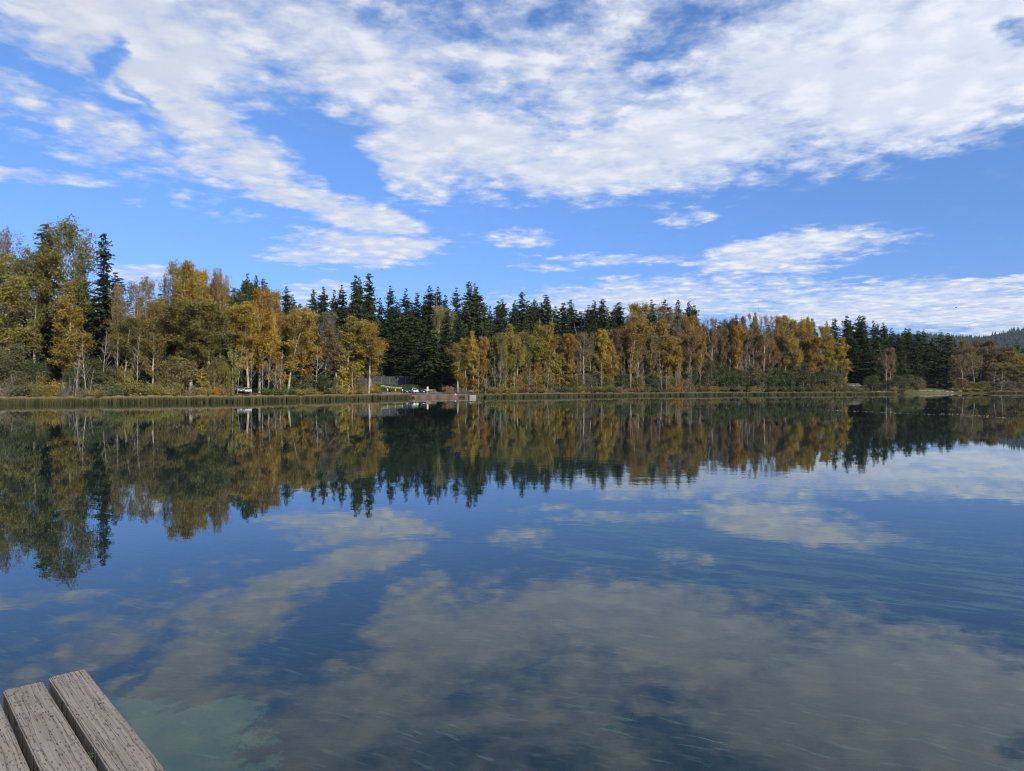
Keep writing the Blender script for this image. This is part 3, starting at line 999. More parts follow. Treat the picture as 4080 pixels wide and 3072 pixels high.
# --- golden grove
plant('oval1', 763, 1029, 145, 24, 'gold', xtop=748, label='tallest golden cottonwood of the grove with a ragged orange top')
plant('oval2', 803, 1050, 130, 26, 'gold', xtop=800)
plant('oval3', 838, 1095, 90, 28, 'orange')
plant('sparse3', 874, 1058, 75, 25, 'orange', xtop=884, label='narrow orange tree with thin top and long white trunk beside the golden grove')
plant('sparse2', 705, 1100, 110, 34, 'tan')
plant('oval3', 760, 1180, 170, 18, 'olive')
plant('oval2', 835, 1220, 140, 17, 'olive')
plant('col1', 963, 1112, 125, 30, 'green', label='dense dark green leafy tree between the golden grove and orange tree')
plant('oval1', 912, 1160, 100, 32, 'olive')
plant('flame1', 1033, 1135, 120, 24, 'orange', xtop=1033, label='bright orange tree with straight pale trunk above the white car')
plant('oval3', 990, 1195, 120, 20, 'gold')
plant('oval2', 1076, 1137, 110, 27, 'orange', xtop=1098)
plant('flame2', 1068, 1230, 70, 22, 'yellow', xtop=1100, label='small bright yellow crown on two slim leaning white trunks')
plant('oval3', 1146, 1210, 110, 22, 'gold', xtop=1192, label='golden tree with a leaning white trunk before dark firs')
plant('flame1', 1193, 1212, 115, 26, 'gold', xtop=1224)
plant('small', 928, 1385, 66, 14, 'lime', label='low yellow-green tree standing beside the parked white car')
plant('lush', 872, 1400, 80, 12, 'olive')
plant('lush', 740, 1425, 130, 9, 'brown', label='brown leafy thicket rising from the reeds under the golden grove')
plant('small2', 803, 1465, 60, 6, 'lime')
plant('lush', 690, 1400, 100, 12, 'olive')
plant('lush', 1062, 1440, 60, 26, 'green')
plant('lush', 1110, 1410, 100, 28, 'olive')
plant('small', 1105, 1395, 80, 16, 'gold')
plant('lush', 1170, 1440, 80, 30, 'green')
plant('bare1', 1255, 1385, 90, 18, 'grey', xtop=1270, label='leafless white sapling before the court fence with spreading twigs')
plant('bare3', 855, 1450, 40, 7, 'grey')
for x, y, o, k in [(985, 1084, 85, 'thin'), (1018, 1093, 92, 'con2'), (1047, 1103, 90, 'con1'), (1063, 1122, 84, 'con4'), (1142, 1135, 90, 'con2'), (1165, 1169, 96, 'thin'), (930, 1140, 80, 'con1'), (890, 1170, 75, 'con3'), (1100, 1190, 84, 'con3'),
                   (730, 1160, 70, 'con1'), (810, 1150, 74, 'con3'), (700, 1200, 60, 'con2'), (1195, 1205, 84, 'con1')]:
    plant(k, x, y, 62 if o > 82 else 90, o, 'fir')
for (x, y, wd, of, co, k) in [(690, 1520, 90, 6, 'lime', 'shrub3'), (670, 1540, 70, 4, 'olive', 'shrub3'), (860, 1525, 60, 5, 'orange', 'shrub2'), (905, 1530, 60, 5, 'brown', 'shrub1'), (1060, 1540, 70, 5, 'green', 'shrub3'),
                              (1110, 1545, 80, 5, 'green', 'shrub3'), (1165, 1530, 80, 8, 'green', 'shrub1'), (1195, 1548, 60, 5, 'lime', 'shrub3'), (1240, 1540, 70, 6, 'lime', 'shrub3'), 
                              (1130, 1500, 80, 26, 'green', 'shrub1'), (1215, 1490, 80, 22, 'sage', 'shrub2'), (810, 1540, 60, 4, 'olive', 'shrub3'), (760, 1545, 60, 4, 'brown', 'twig')]:
    plant(k, x, y, wd, of, co)
for (x, xt, y, of) in [(1000, 1002, 1380, 12), (1046, 1046, 1400, 10), (1066, 1080, 1360, 14), (1116, 1124, 1390, 13), (1094, 1100, 1440, 9), (915, 918, 1330, 16), (945, 975, 1290, 18)]:
    plant('bare2', x, y, 30, of, 'grey', xtop=xt)

# --- court fence and car park
plant('flame1', 1388, 1248, 115, 22, 'lime', label='yellow-green tree standing before the middle of the court fence')
plant('flame2', 1345, 1290, 90, 20, 'brown', xtop=1326)
plant('oval2', 1469, 1268, 118, 15, 'gold', xtop=1484, label='golden tree with a bright white forked trunk at the car park edge')
plant('oval3', 1475, 1330, 120, 18, 'orange', label='orange lower crown round the bright white forked trunk')
plant('oval2', 1425, 1262, 90, 30, 'olive')
plant('oval1', 1298, 1233, 90, 60, 'grey', label='grey-leaved tree standing under the firs behind the court fence')
plant('small2', 1363, 1455, 50, 12, 'yellow', label='slender yellow sapling before the court fence')
plant('lush', 1294, 1482, 90, 9, 'green', label='rounded dark green bushy tree at the court fence above reeds')
plant('small', 1405, 1440, 70, 12, 'gold')
for (x, y, wd, of, co, k) in [(1340, 1540, 80, 6, 'lime', 'shrub3'), (1385, 1535, 70, 8, 'gold', 'shrub1'), (1430, 1530, 70, 12, 'olive', 'shrub1'), (1487, 1520, 70, 14, 'gold', 'shrub2'), (1505, 1545, 50, 13, 'tan', 'twig'),
                              (1265, 1555, 60, 5, 'olive', 'shrub3'), (1455, 1535, 50, 10, 'brown', 'twig'), (1320, 1515, 60, 12, 'sage', 'shrub2')]:
    plant(k, x, y, wd, of, co)
for x, y, o, k, wd in [(1250, 1147, 96, 'con1', 66), (1283, 1138, 100, 'con2', 62), (1332, 1151, 104, 'thin', 52), (1358, 1131, 100, 'con4', 62), (1418, 1092, 88, 'con3', 74), (1431, 1099, 92, 'con2', 60), (1469, 1083, 90, 'con1', 80), (1515, 1182, 100, 'thin', 50),
                       (1557, 1134, 92, 'con4', 66), (1618, 1145, 94, 'thin', 62), (1664, 1160, 98, 'con1', 58), (1691, 1182, 90, 'thin', 54), (1712, 1132, 88, 'con2', 66), (1748, 1138, 90, 'con4', 66), (1777, 1171, 86, 'con3', 64), (1821, 1143, 88, 'con4', 60),
                       (1867, 1116, 84, 'con1', 84), (1891, 1125, 92, 'thin', 50), (1906, 1138, 88, 'con2', 72), (1953, 1215, 90, 'thin', 50), (1925, 1200, 80, 'con3', 66),
                       (1477, 1196, 70, 'con3', 76), (1554, 1235, 66, 'con1', 80), (1600, 1250, 60, 'con3', 84), (1640, 1232, 62, 'con2', 80), (1671, 1270, 52, 'con3', 84), (1690, 1290, 38, 'snag', 60), (1730, 1306, 34, 'con3', 84), (1781, 1235, 58, 'con1', 76), (1830, 1250, 60, 'con3', 76),
                       (1765, 1330, 36, 'con1', 80), (1805, 1370, 34, 'con3', 72), (1840, 1300, 46, 'con1', 74), (1520, 1290, 62, 'con2', 80), (1575, 1330, 58, 'con3', 84), (1625, 1340, 54, 'con1', 84), (1380, 1200, 80, 'con3', 76), (1320, 1230, 78, 'con1', 76), (1260, 1260, 70, 'con3', 76), (1220, 1250, 74, 'con1', 76)]:
    if 1480 < x < 1660 and o < 75: o += 24
    c = 'fir' if o > 88 else ('fir2' if rnd.random() < 0.65 else 'fir')
    lab = {1469: 'tallest dark fir on the skyline behind the court fence', 1418: 'second tallest dark fir, leaning against the tallest behind the court fence',
           1867: 'broad dark fir topping the skyline behind the bulkhead', 1690: 'fir with bare dead top and visible trunk beside the parked cars'}.get(x)
    plant(k, x, y, wd, o, c, label=lab)
plant('sparse2', 1741, 1205, 90, 72, 'olive', label='thin olive broadleaf rising among firs behind the car park')
plant('sparse1', 1790, 1225, 80, 70, 'olive', label='thin olive broadleaf squeezed between firs behind the bulkhead')

# --- behind the bulkhead, to the buoy
for x, y, wd, o, c, k, xt, lab in [(1885, 1318, 50, 16, 'yellow', 'flame2', None, 'slender bright yellow tree behind the bulkhead, taller of the yellow pair'), (1920, 1334, 46, 14, 'orange', 'col2', 1924, 'glowing orange narrow tree behind the white crib wall'),
                                   (1858, 1338, 66, 18, 'gold', 'oval2', None, None), (1824, 1360, 80, 17, 'gold', 'oval3', 1818, None), (1964, 1330, 64, 22, 'olive', 'flame1', None, None), (1992, 1318, 60, 20, 'olive', 'sparse3', 2004, None),
                                   (2034, 1284, 90, 22, 'lime', 'flame1', 2037, 'tall yellow-green tree opposite the floating buoy'), (2006, 1335, 60, 16, 'lime', 'oval1', None, None), (2062, 1324, 70, 18, 'lime', 'oval2', None, None),
                                   (2131, 1275, 95, 22, 'lime', 'flame2', None, None), (2104, 1310, 70, 20, 'olive', 'oval3', None, None), (2190, 1288, 80, 24, 'orange', 'oval1', 2196, None), (2168, 1320, 60, 18, 'gold', 'flame1', None, None), (2138, 1440, 50, 11, 'orange', 'small', None, 'small fiery orange tree low above the reeds opposite the buoy'),
                                   (2208, 1385, 60, 14, 'lime', 'small2', None, None), (2225, 1460, 50, 12, 'gold', 'small', None, None)]:
    plant(k, x, y, wd, o, c, xtop=xt, label=lab)
for x, y, o, k, wd in [(2004, 1203, 92, 'con1', 60), (2048, 1204, 90, 'thin', 48), (2053, 1192, 96, 'thin', 46), (2078, 1158, 92, 'con1', 74), (2115, 1203, 90, 'con4', 50), (2132, 1189, 94, 'con2', 56), (2176, 1168, 92, 'con1', 72), (2245, 1203, 82, 'con3', 90), (2025, 1290, 60, 'con3', 80), (2090, 1270, 62, 'con1', 80), (2150, 1290, 60, 'con3', 80), (2210, 1270, 66, 'con3', 80),
                       (1970, 1290, 66, 'con3', 76), (2270, 1330, 64, 'con1', 76), (1985, 1240, 80, 'con2', 60), (2262, 1420, 30, 'con3', 60)]:
    plant(k, x, y, wd, o, 'fir' if o > 70 else 'fir2')
for (x, y, wd, of, co, k) in [(1960, 1530, 60, 8, 'olive', 'shrub1'), (2000, 1525, 60, 7, 'gold', 'shrub2'), (2040, 1535, 60, 6, 'olive', 'shrub3'), (2085, 1520, 70, 8, 'russet', 'shrub1'), (2120, 1540, 60, 6, 'sage', 'shrub3'), (2060, 1490, 60, 12, 'orange', 'lush'), (1990, 1480, 60, 14, 'green', 'lush'),
                              (2160, 1530, 60, 7, 'olive', 'shrub1'), (2195, 1535, 60, 6, 'grey', 'twig'), (2235, 1520, 70, 8, 'green', 'shrub1'), (2100, 1470, 60, 13, 'olive', 'lush'), (2180, 1480, 60, 12, 'olive', 'lush'), (1830, 1538, 60, 8, 'brown', 'twig'), (1795, 1542, 50, 7, 'brown', 'twig'), (1780, 1535, 60, 12, 'russet', 'shrub3'), (1850, 1545, 40, 7, 'russet', 'twig'), (1900, 1500, 60, 16, 'gold', 'lush'), (1850, 1490, 60, 18, 'gold', 'lush'), (1940, 1510, 50, 12, 'green', 'shrub2')]:
    plant(k, x, y, wd, of, co)
for (x, xt, y, of) in [(1973, 1971, 1400, 10), (1990, 2000, 1360, 9), (1907, 1909, 1400, 11), (1935, 1941, 1470, 9), (2014, 2018, 1430, 8), (2110, 2112, 1450, 8), (2180, 2192, 1420, 8), (2050, 2052, 1450, 8)]:
    plant('bare2', x, y, 22, of, 'grey', xtop=xt)

# --- long farther stretch
for x, y, wd, o, c, k, xt, lab in [(2261, 1322, 56, 18, 'orange', 'col2', None, None), (2279, 1430, 42, 12, 'yellow', 'small2', None, 'young yellow tree with pointed crown before a dark gap in firs'), (2300, 1345, 60, 20, 'brown', 'sparse1', None, None), (2325, 1315, 95, 17, 'tan', 'sparse2', 2328, None),
                                   (2355, 1340, 60, 20, 'olive', 'sparse3', None, None), (2397, 1304, 46, 16, 'yellow', 'col2', 2396, 'narrow yellow tree among brown neighbours past the buoy'), (2418, 1420, 50, 14, 'gold', 'flame1', None, None), (2435, 1348, 56, 15, 'gold', 'flame2', None, None), (2440, 1302, 80, 24, 'russet', 'oval2', None, None),
                                   (2480, 1320, 60, 22, 'brown', 'oval3', None, None), (2511, 1268, 80, 18, 'orange', 'oval3', 2513, None), (2563, 1272, 80, 22, 'olive', 'flame1', None, None), (2540, 1330, 60, 18, 'russet', 'sparse1', None, None), (2592, 1330, 60, 18, 'brown', 'oval2', None, None), (2630, 1262, 90, 20, 'orange', 'flame1', None, None),
                                   (2660, 1330, 70, 16, 'gold', 'oval3', None, None), (2700, 1300, 70, 20, 'brown', 'sparse1', None, None), (2713, 1272, 60, 24, 'grey', 'sparse2', None, None), (2690, 1370, 60, 14, 'gold', 'oval2', None, None), (2751, 1250, 90, 22, 'orange', 'oval1', 2756, 'broad orange tree under the last pair of firs'), (2785, 1262, 70, 24, 'orange', 'flame2', None, None), (2735, 1320, 70, 16, 'russet', 'oval3', None, None),
                                   (2834, 1258, 78, 22, 'russet', 'sparse2', None, None), (2836, 1290, 70, 26, 'russet', 'oval3', None, None), (2870, 1300, 60, 26, 'brown', 'oval1', None, None), (2905, 1258, 60, 24, 'russet', 'oval2', None, None), (2938, 1275, 70, 20, 'orange', 'oval3', None, None), (2968, 1252, 66, 24, 'brown', 'flame1', None, None), (2985, 1300, 60, 20, 'brown', 'sparse1', None, None),
                                   (3013, 1240, 56, 24, 'gold', 'flame2', None, None), (3040, 1245, 70, 18, 'tan', 'sparse2', 3052, 'thin tree with a long bright white trunk over the russet bushes'), (3020, 1320, 70, 20, 'russet', 'oval3', None, None), (3070, 1310, 60, 22, 'russet', 'oval1', None, None), (3102, 1247, 66, 24, 'gold', 'oval2', None, None), (3137, 1250, 60, 26, 'olive', 'flame1', None, None), (3130, 1310, 60, 20, 'brown', 'oval3', None, None),
                                   (3165, 1265, 60, 24, 'gold', 'oval1', None, None), (3192, 1262, 66, 22, 'gold', 'oval3', None, None), (3216, 1256, 50, 24, 'gold', 'flame1', None, None), (3170, 1340, 60, 18, 'yellow', 'oval2', None, None), (3245, 1264, 60, 24, 'gold', 'flame2', None, None), (3279, 1292, 76, 20, 'yellow', 'oval1', None, None), (3240, 1330, 70, 18, 'gold', 'oval3', None, None),
                                   (3310, 1335, 60, 18, 'lime', 'flame1', None, None), (3354, 1339, 56, 14, 'yellow', 'col1', None, 'narrow bright yellow tree leafy to the ground before dark firs')]:
    plant(k, x, y, wd, o, c, xtop=xt, label=lab)
plant('oval1', 2525, 1199, 120, 75, 'gold', label='tall golden crown topping the skyline among firs past the buoy')
plant('sparse2', 2626, 1204, 100, 80, 'tan', label='tall nearly bare tree on the skyline beside the tall golden crown')
plant('sparse1', 2575, 1215, 70, 78, 'tan')
plant('sparse1', 2672, 1225, 70, 76, 'tan')
plant('sparse3', 2735, 1240, 60, 74, 'tan')
for x, y, o, k, wd in [(2344, 1239, 84, 'con2', 60), (2367, 1193, 86, 'thin', 60), (2400, 1186, 84, 'con1', 76), (2469, 1200, 86, 'con3', 78), (2440, 1260, 84, 'con4', 50), (2594, 1225, 72, 'con2', 60), (2543, 1245, 70, 'con1', 60), (2702, 1190, 80, 'con1', 66), (2746, 1197, 82, 'thin', 60), (2640, 1260, 70, 'con3', 60), (2936, 1250, 84, 'con2', 46),
                       (2300, 1300, 70, 'con3', 76), (2360, 1290, 68, 'con1', 76), (2420, 1300, 66, 'con3', 76), (2480, 1290, 66, 'con1', 76), (2560, 1300, 66, 'con3', 76), (2620, 1300, 64, 'con1', 76), (2680, 1290, 64, 'con3', 76), (2800, 1290, 66, 'con1', 70), (2870, 1280, 66, 'con3', 70), (2960, 1290, 64, 'con1', 70), (3060, 1290, 64, 'con3', 70), (3150, 1290, 60, 'con1', 70), (3230, 1290, 60, 'con3', 70), (2900, 1290, 70, 'con4', 60), (3100, 1290, 70, 'con2', 60), (3010, 1290, 70, 'con4', 60)]:
    plant(k, x, y, wd, o, 'fir')
for (x, y, wd, co) in [(2820, 1425, 80, 'sage'), (2885, 1440, 80, 'green'), (2940, 1460, 70, 'green'), (2994, 1443, 85, 'sage'), (3050, 1460, 70, 'sage'), (3084, 1455, 80, 'green'), (3140, 1470, 70, 'green'), (3200, 1436, 100, 'sage'), (3250, 1470, 70, 'green'), (3294, 1443, 90, 'sage'), (3325, 1480, 60, 'sage'), (2760, 1460, 60, 'green'), (2600, 1480, 60, 'green'), (2540, 1490, 60, 'olive'), (2480, 1480, 60, 'green'), (2350, 1480, 60, 'grey'), (2300, 1490, 60, 'olive'), (2420, 1490, 60, 'olive'), (2660, 1490, 60, 'olive'), (2710, 1490, 60, 'tan')]:
    plant('lush', x, y, wd, 10, co)
for (x, y, wd, co, k) in [(2275, 1530, 60, 'green', 'shrub1'), (2310, 1535, 60, 'lime', 'shrub3'), (2345, 1530, 60, 'sage', 'shrub1'), (2385, 1535, 60, 'olive', 'shrub3'), (2420, 1535, 60, 'green', 'shrub3'), (2455, 1530, 60, 'brown', 'shrub1'), (2495, 1535, 60, 'olive', 'twig'), (2530, 1540, 60, 'russet', 'shrub3'), (2570, 1535, 60, 'olive', 'shrub3'), (2610, 1535, 60, 'green', 'shrub1'), (2650, 1535, 60, 'sage', 'twig'),
                          (2690, 1520, 70, 'orange', 'shrub1'), (2722, 1512, 70, 'brown', 'shrub1'), (2765, 1525, 60, 'russet', 'twig'), (2805, 1517, 80, 'russet', 'shrub1'), (2850, 1535, 60, 'olive', 'shrub3'), (2880, 1540, 70, 'sage', 'shrub3'), (2940, 1535, 60, 'grey', 'shrub3'), (3015, 1528, 60, 'tan', 'shrub1'), (3080, 1535, 60, 'sage', 'shrub3'), (3140, 1535, 60, 'green', 'shrub3'), (3190, 1535, 60, 'green', 'shrub3'), (3240, 1530, 60, 'sage', 'shrub1'), (3290, 1520, 60, 'olive', 'shrub1'), (3330, 1525, 60, 'sage', 'shrub3'), (3365, 1528, 60, 'sage', 'shrub1'), (3395, 1520, 60, 'grey', 'shrub1'), (3430, 1530, 50, 'tan', 'shrub2')]:
    plant(k, x, y, wd, 6, co)
for (x, xt, y, of) in [(2310, 2314, 1380, 9), (2322, 2330, 1440, 7), (2398, 2397, 1430, 8), (2486, 2488, 1420, 9), (2513, 2514, 1380, 9), (2537, 2541, 1370, 10), (2625, 2629, 1370, 9), (2634, 2640, 1440, 7), (2664, 2668, 1450, 7), (2693, 2704, 1440, 8), (2703, 2712, 1430, 7), (2740, 2754, 1400, 9), (2751, 2758, 1450, 7), (2790, 2796, 1390, 9), (2957, 2958, 1360, 9), (2970, 2982, 1340, 11), (3000, 3004, 1380, 9), (2655, 2656, 1460, 7), (2560, 2563, 1460, 7)]:
    plant('bare2', x, y, 22, of, 'grey', xtop=xt)

# --- far end: firs, lawn, beach, brown trees
for x, y, o, k, wd in [(3293, 1277, 60, 'con2', 40), (3327, 1264, 50, 'con1', 66), (3375, 1255, 46, 'con3', 70), (3393, 1272, 60, 'con2', 50), (3426, 1253, 46, 'con2', 60), (3440, 1253, 52, 'con1', 66), (3480, 1275, 60, 'thin', 46), (3497, 1286, 56, 'con1', 50), (3519, 1282, 60, 'con4', 50), (3530, 1300, 62, 'con1', 46), (3553, 1304, 70, 'thin', 50), (3580, 1330, 60, 'con3', 60)]:
    plant(k, x, y, wd, o, 'fir')
for x, y, D, k, wd in [(3605, 1304, 462, 'con2', 56), (3625, 1306, 470, 'thin', 46), (3658, 1315, 455, 'con3', 66), (3680, 1311, 465, 'con4', 50), (3715, 1345, 460, 'con1', 60), (3750, 1320, 470, 'thin', 56), (3775, 1324, 462, 'con3', 66), (3800, 1350, 470, 'con1', 50), (3640, 1350, 450, 'con3', 60), (3700, 1380, 452, 'con3', 60), (3742, 1385, 456, 'con1', 60), (3600, 1400, 448, 'con1', 56), (3780, 1400, 452, 'con1', 56), (3891, 1354, 470, 'con2', 50), (3830, 1370, 475, 'con1', 50), (3925, 1380, 500, 'con1', 50), (4014, 1365, 540, 'con1', 34), (4050, 1362, 540, 'con3', 50), (4075, 1385, 520, 'con1', 50), (4120, 1370, 520, 'con3', 60),
                       (3450, 1330, 370, 'con3', 60), (3400, 1340, 366, 'con1', 60), (3500, 1360, 376, 'con3', 60), (3545, 1370, 382, 'con1', 60), (3470, 1400, 362, 'firb', 40)]:
    if k == 'firb':
        plant('con4', x, y, wd + 20, 0, 'firb', D=D)
    else:
        plant(k, x, y, wd, 0, 'fir' if rnd.random() < 0.7 else 'fir2', D=D)
for x, y, wd, D, c, k, xt, lab in [(3532, 1408, 44, 350, 'brown', 'sparse2', 3530, 'thin brown tree with white trunk before firs beside the lawn'), (3545, 1380, 44, 368, 'brown', 'oval2', None, 'brown crown tucked among firs beside the lawn'), (3837, 1350, 70, 445, 'gold', 'oval1', None, None), (3837, 1408, 76, 425, 'brown', 'sparse1', None, 'brown twiggy tree standing at the end of the small beach'), (3949, 1350, 120, 440, 'russet', 'oval1', None, 'largest russet round-topped tree under the distant wooded hill'),
                                   (3905, 1375, 80, 436, 'brown', 'oval2', None, None), (3990, 1375, 90, 436, 'brown', 'oval1', None, None), (4035, 1393, 90, 430, 'gold', 'oval1', None, 'golden round tree at the water under the distant wooded hill'), (4090, 1400, 90, 430, 'lime', 'oval2', None, None), (3880, 1400, 60, 428, 'olive', 'sparse3', None, None), (3960, 1440, 70, 424, 'brown', 'sparse1', None, None), (4000, 1440, 70, 424, 'olive', 'oval3', None, None), (4060, 1450, 60, 424, 'olive', 'oval2', None, None), (4140, 1380, 90, 440, 'brown', 'oval1', None, None),
                                   (3795, 1410, 50, 430, 'olive', 'flame1', None, None)]:
    plant(k, x, y, wd, 0, c, xtop=xt, label=lab, D=D)
for (x, y, wd, D, co, k, lab) in [(3624, 1486, 85, 398, 'sage', 'lush', 'grey-green rounded bushy tree leaning over the start of the beach'), (3475, 1488, 62, 338, 'green', 'lush', 'dark green bushy tree by the small shelter'), (3580, 1490, 66, 346, 'sage', 'lush', None), (3650, 1520, 40, 400, 'brown', 'shrub2', None), (3676, 1512, 36, 418, 'russet', 'shrub2', None), (3545, 1500, 40, 352, 'grey', 'lush', None), (3830, 1500, 60, 414, 'brown', 'lush', None), (3870, 1520, 60, 416, 'olive', 'lush', None), (3910, 1515, 60, 416, 'olive', 'lush', None), (3950, 1520, 60, 416, 'green', 'lush', None), (4000, 1515, 60, 416, 'grey', 'lush', None), (4050, 1515, 60, 418, 'grey', 'lush', None), (4095, 1500, 60, 418, 'olive', 'lush', None),
                                  (3810, 1545, 40, 411, 'olive', 'shrub3', None), (3850, 1545, 50, 411, 'tan', 'shrub3', None), (3890, 1545, 50, 413, 'olive', 'shrub3', None), (3935, 1545, 50, 414, 'brown', 'shrub3', None), (3980, 1545, 50, 415, 'olive', 'shrub3', None), (4030, 1545, 50, 416, 'tan', 'shrub3', None), (4075, 1545, 50, 417, 'olive', 'shrub3', None), (3595, 1535, 50, 344, 'sage', 'shrub1', None), (3560, 1540, 40, 340, 'olive', 'shrub3', None), (3720, 1535, 40, 448, 'olive', 'shrub3', None), (3760, 1535, 40, 450, 'olive', 'shrub3', None), (3690, 1535, 40, 446, 'gold', 'shrub3', None)]:
    plant(k, x, y, wd, 0, co, D=D, label=lab)
plant('con4', 3731, 1400, 60, 0, 'fir2', D=428, xtop=3718, label='leaning dark trunked fir growing out of the lawn')
plant('con4', 3776, 1380, 50, 0, 'fir2', D=424, xtop=3766, label='upright slim fir growing out of the lawn near the leaning one')
plant('bare1', 3990, 1470, 40, 0, 'grey', D=413, xtop=3996)

# --- shaded interior of the wood: firs and undergrowth behind the front rows
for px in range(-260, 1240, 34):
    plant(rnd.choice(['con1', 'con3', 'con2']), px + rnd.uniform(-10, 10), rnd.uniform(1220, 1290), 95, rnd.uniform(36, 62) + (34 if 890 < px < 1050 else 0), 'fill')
for px in range(1225, 2770, 26):
    plant(rnd.choice(['con1', 'con2', 'con3', 'con4', 'thin']), px + rnd.uniform(-9, 9), rnd.uniform(1185, 1265), rnd.uniform(56, 84), rnd.uniform(96, 124), 'fir')
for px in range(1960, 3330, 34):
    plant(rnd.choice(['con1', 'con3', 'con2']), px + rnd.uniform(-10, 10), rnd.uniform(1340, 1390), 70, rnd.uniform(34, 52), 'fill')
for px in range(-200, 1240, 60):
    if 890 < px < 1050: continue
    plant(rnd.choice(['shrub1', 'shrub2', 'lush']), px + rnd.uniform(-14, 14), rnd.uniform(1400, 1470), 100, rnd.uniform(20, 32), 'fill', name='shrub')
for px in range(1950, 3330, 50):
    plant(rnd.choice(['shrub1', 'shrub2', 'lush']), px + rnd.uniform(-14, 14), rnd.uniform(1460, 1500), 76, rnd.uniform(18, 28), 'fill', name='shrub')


# ------------------------------------------------------------------ reeds (uncountable: one mass per bed)
def reeds(name, px0, px1, width, n, hgt, label, dshift=0.0, seed=1):
    rng = np.random.RandomState(seed)
    px = rng.uniform(px0, px1, n)
    def rough(step):
        k = np.arange(px0 - step, px1 + 2 * step, step)
        return np.interp(px, k, rng.normal(size=len(k)))
    wv_ = np.clip(0.8 + 0.18 * rough(40) + 0.14 * rough(11) + 0.10 * rough(4), 0.3, 1.4)
    off = rng.uniform(0, 1, n) ** 0.8 * width * wv_
    D = shore_d(px) + dshift - off + rng.normal(size=n) * 0.3
    edge = np.clip(np.minimum(px - px0, px1 - px) / 25.0, 0.45, 1.0)
    X = (px - 2040) / F * D
    h = hgt * rng.uniform(0.72, 1.1, n) * (0.92 + 0.05 * rough(30) + 0.06 * rough(7)) * edge
    lean = rng.normal(size=n) * 0.10 + 0.10
    ly = rng.normal(size=n) * 0.08
    wd = rng.uniform(0.012, 0.026, n)
    V, Q, A = [], [], []
    b = np.stack([X, D, np.full(n, -0.12)], 1)
    mid = b + np.stack([lean * h * 0.35, ly * h * 0.4, h * 0.62], 1)
    top = b + np.stack([lean * h * 1.2, ly * h, h], 1)
    ra = rng.uniform(-1.2, 1.2, n)
    s = np.zeros((n, 3)); s[:, 0] = wd * np.cos(ra); s[:, 1] = wd * np.sin(ra)
    V = np.stack([b - s, b + s, mid + s, mid - s, top + s * 0.5, top - s * 0.5], 1).reshape(-1, 3)
    i = np.arange(n)[:, None] * 6
    Q = np.concatenate([i + np.array([[0, 1, 2, 3]]), i + np.array([[3, 2, 4, 5]])])
    t = np.clip(rng.rand(n) * 0.55 + 0.13 * rough(18) + 0.10 * rough(5), 0, 1)
    A = np.stack([t, t, t + 0.05, t + 0.05, t + 0.3, t + 0.3], 1).ravel()
    me = np_mesh(name, V, Q, attr=A)
    m = MATS.get('reeds')
    if m is None:
        m = bpy.data.materials.new('reeds')
        m.use_nodes = True
        tt = NT(m.node_tree)
        at = tt.n('ShaderNodeAttribute', attribute_name='tint', attribute_type='GEOMETRY').outputs['Fac']
        z = tt.sep(tt.n('ShaderNodeNewGeometry').outputs['Position'])[2]
        # seed heads at the tips are buff, the stems green
        c = tt.mix(tt.mapr(z, 0.9, 1.4, 0, 1), tt.mix(at, (0.05, 0.058, 0.026), (0.155, 0.145, 0.07)), (0.27, 0.205, 0.125))
        d = tt.n('ShaderNodeBsdfDiffuse')
        tt.put(d.inputs['Color'], c)
        o = tt.n('ShaderNodeOutputMaterial')
        tt.t.links.new(d.outputs[0], o.inputs['Surface'])
        MATS['reeds'] = m
    o = link(name, me, None, m)
    tag(o, label, 'reeds', kind='stuff')


reeds('reeds', -420, 1652, 5.0, 60000, 1.5, 'long bed of green reeds with buff tips along the near shore', seed=1)
reeds('reeds', 1905, 3590, 6.0, 48000, 1.5, 'bed of dark reeds running from crib wall to lawn', seed=2)
reeds('reeds', 3925, 4300, 9.0, 12000, 1.7, 'dark reeds beyond the small beach under the hill', seed=3)


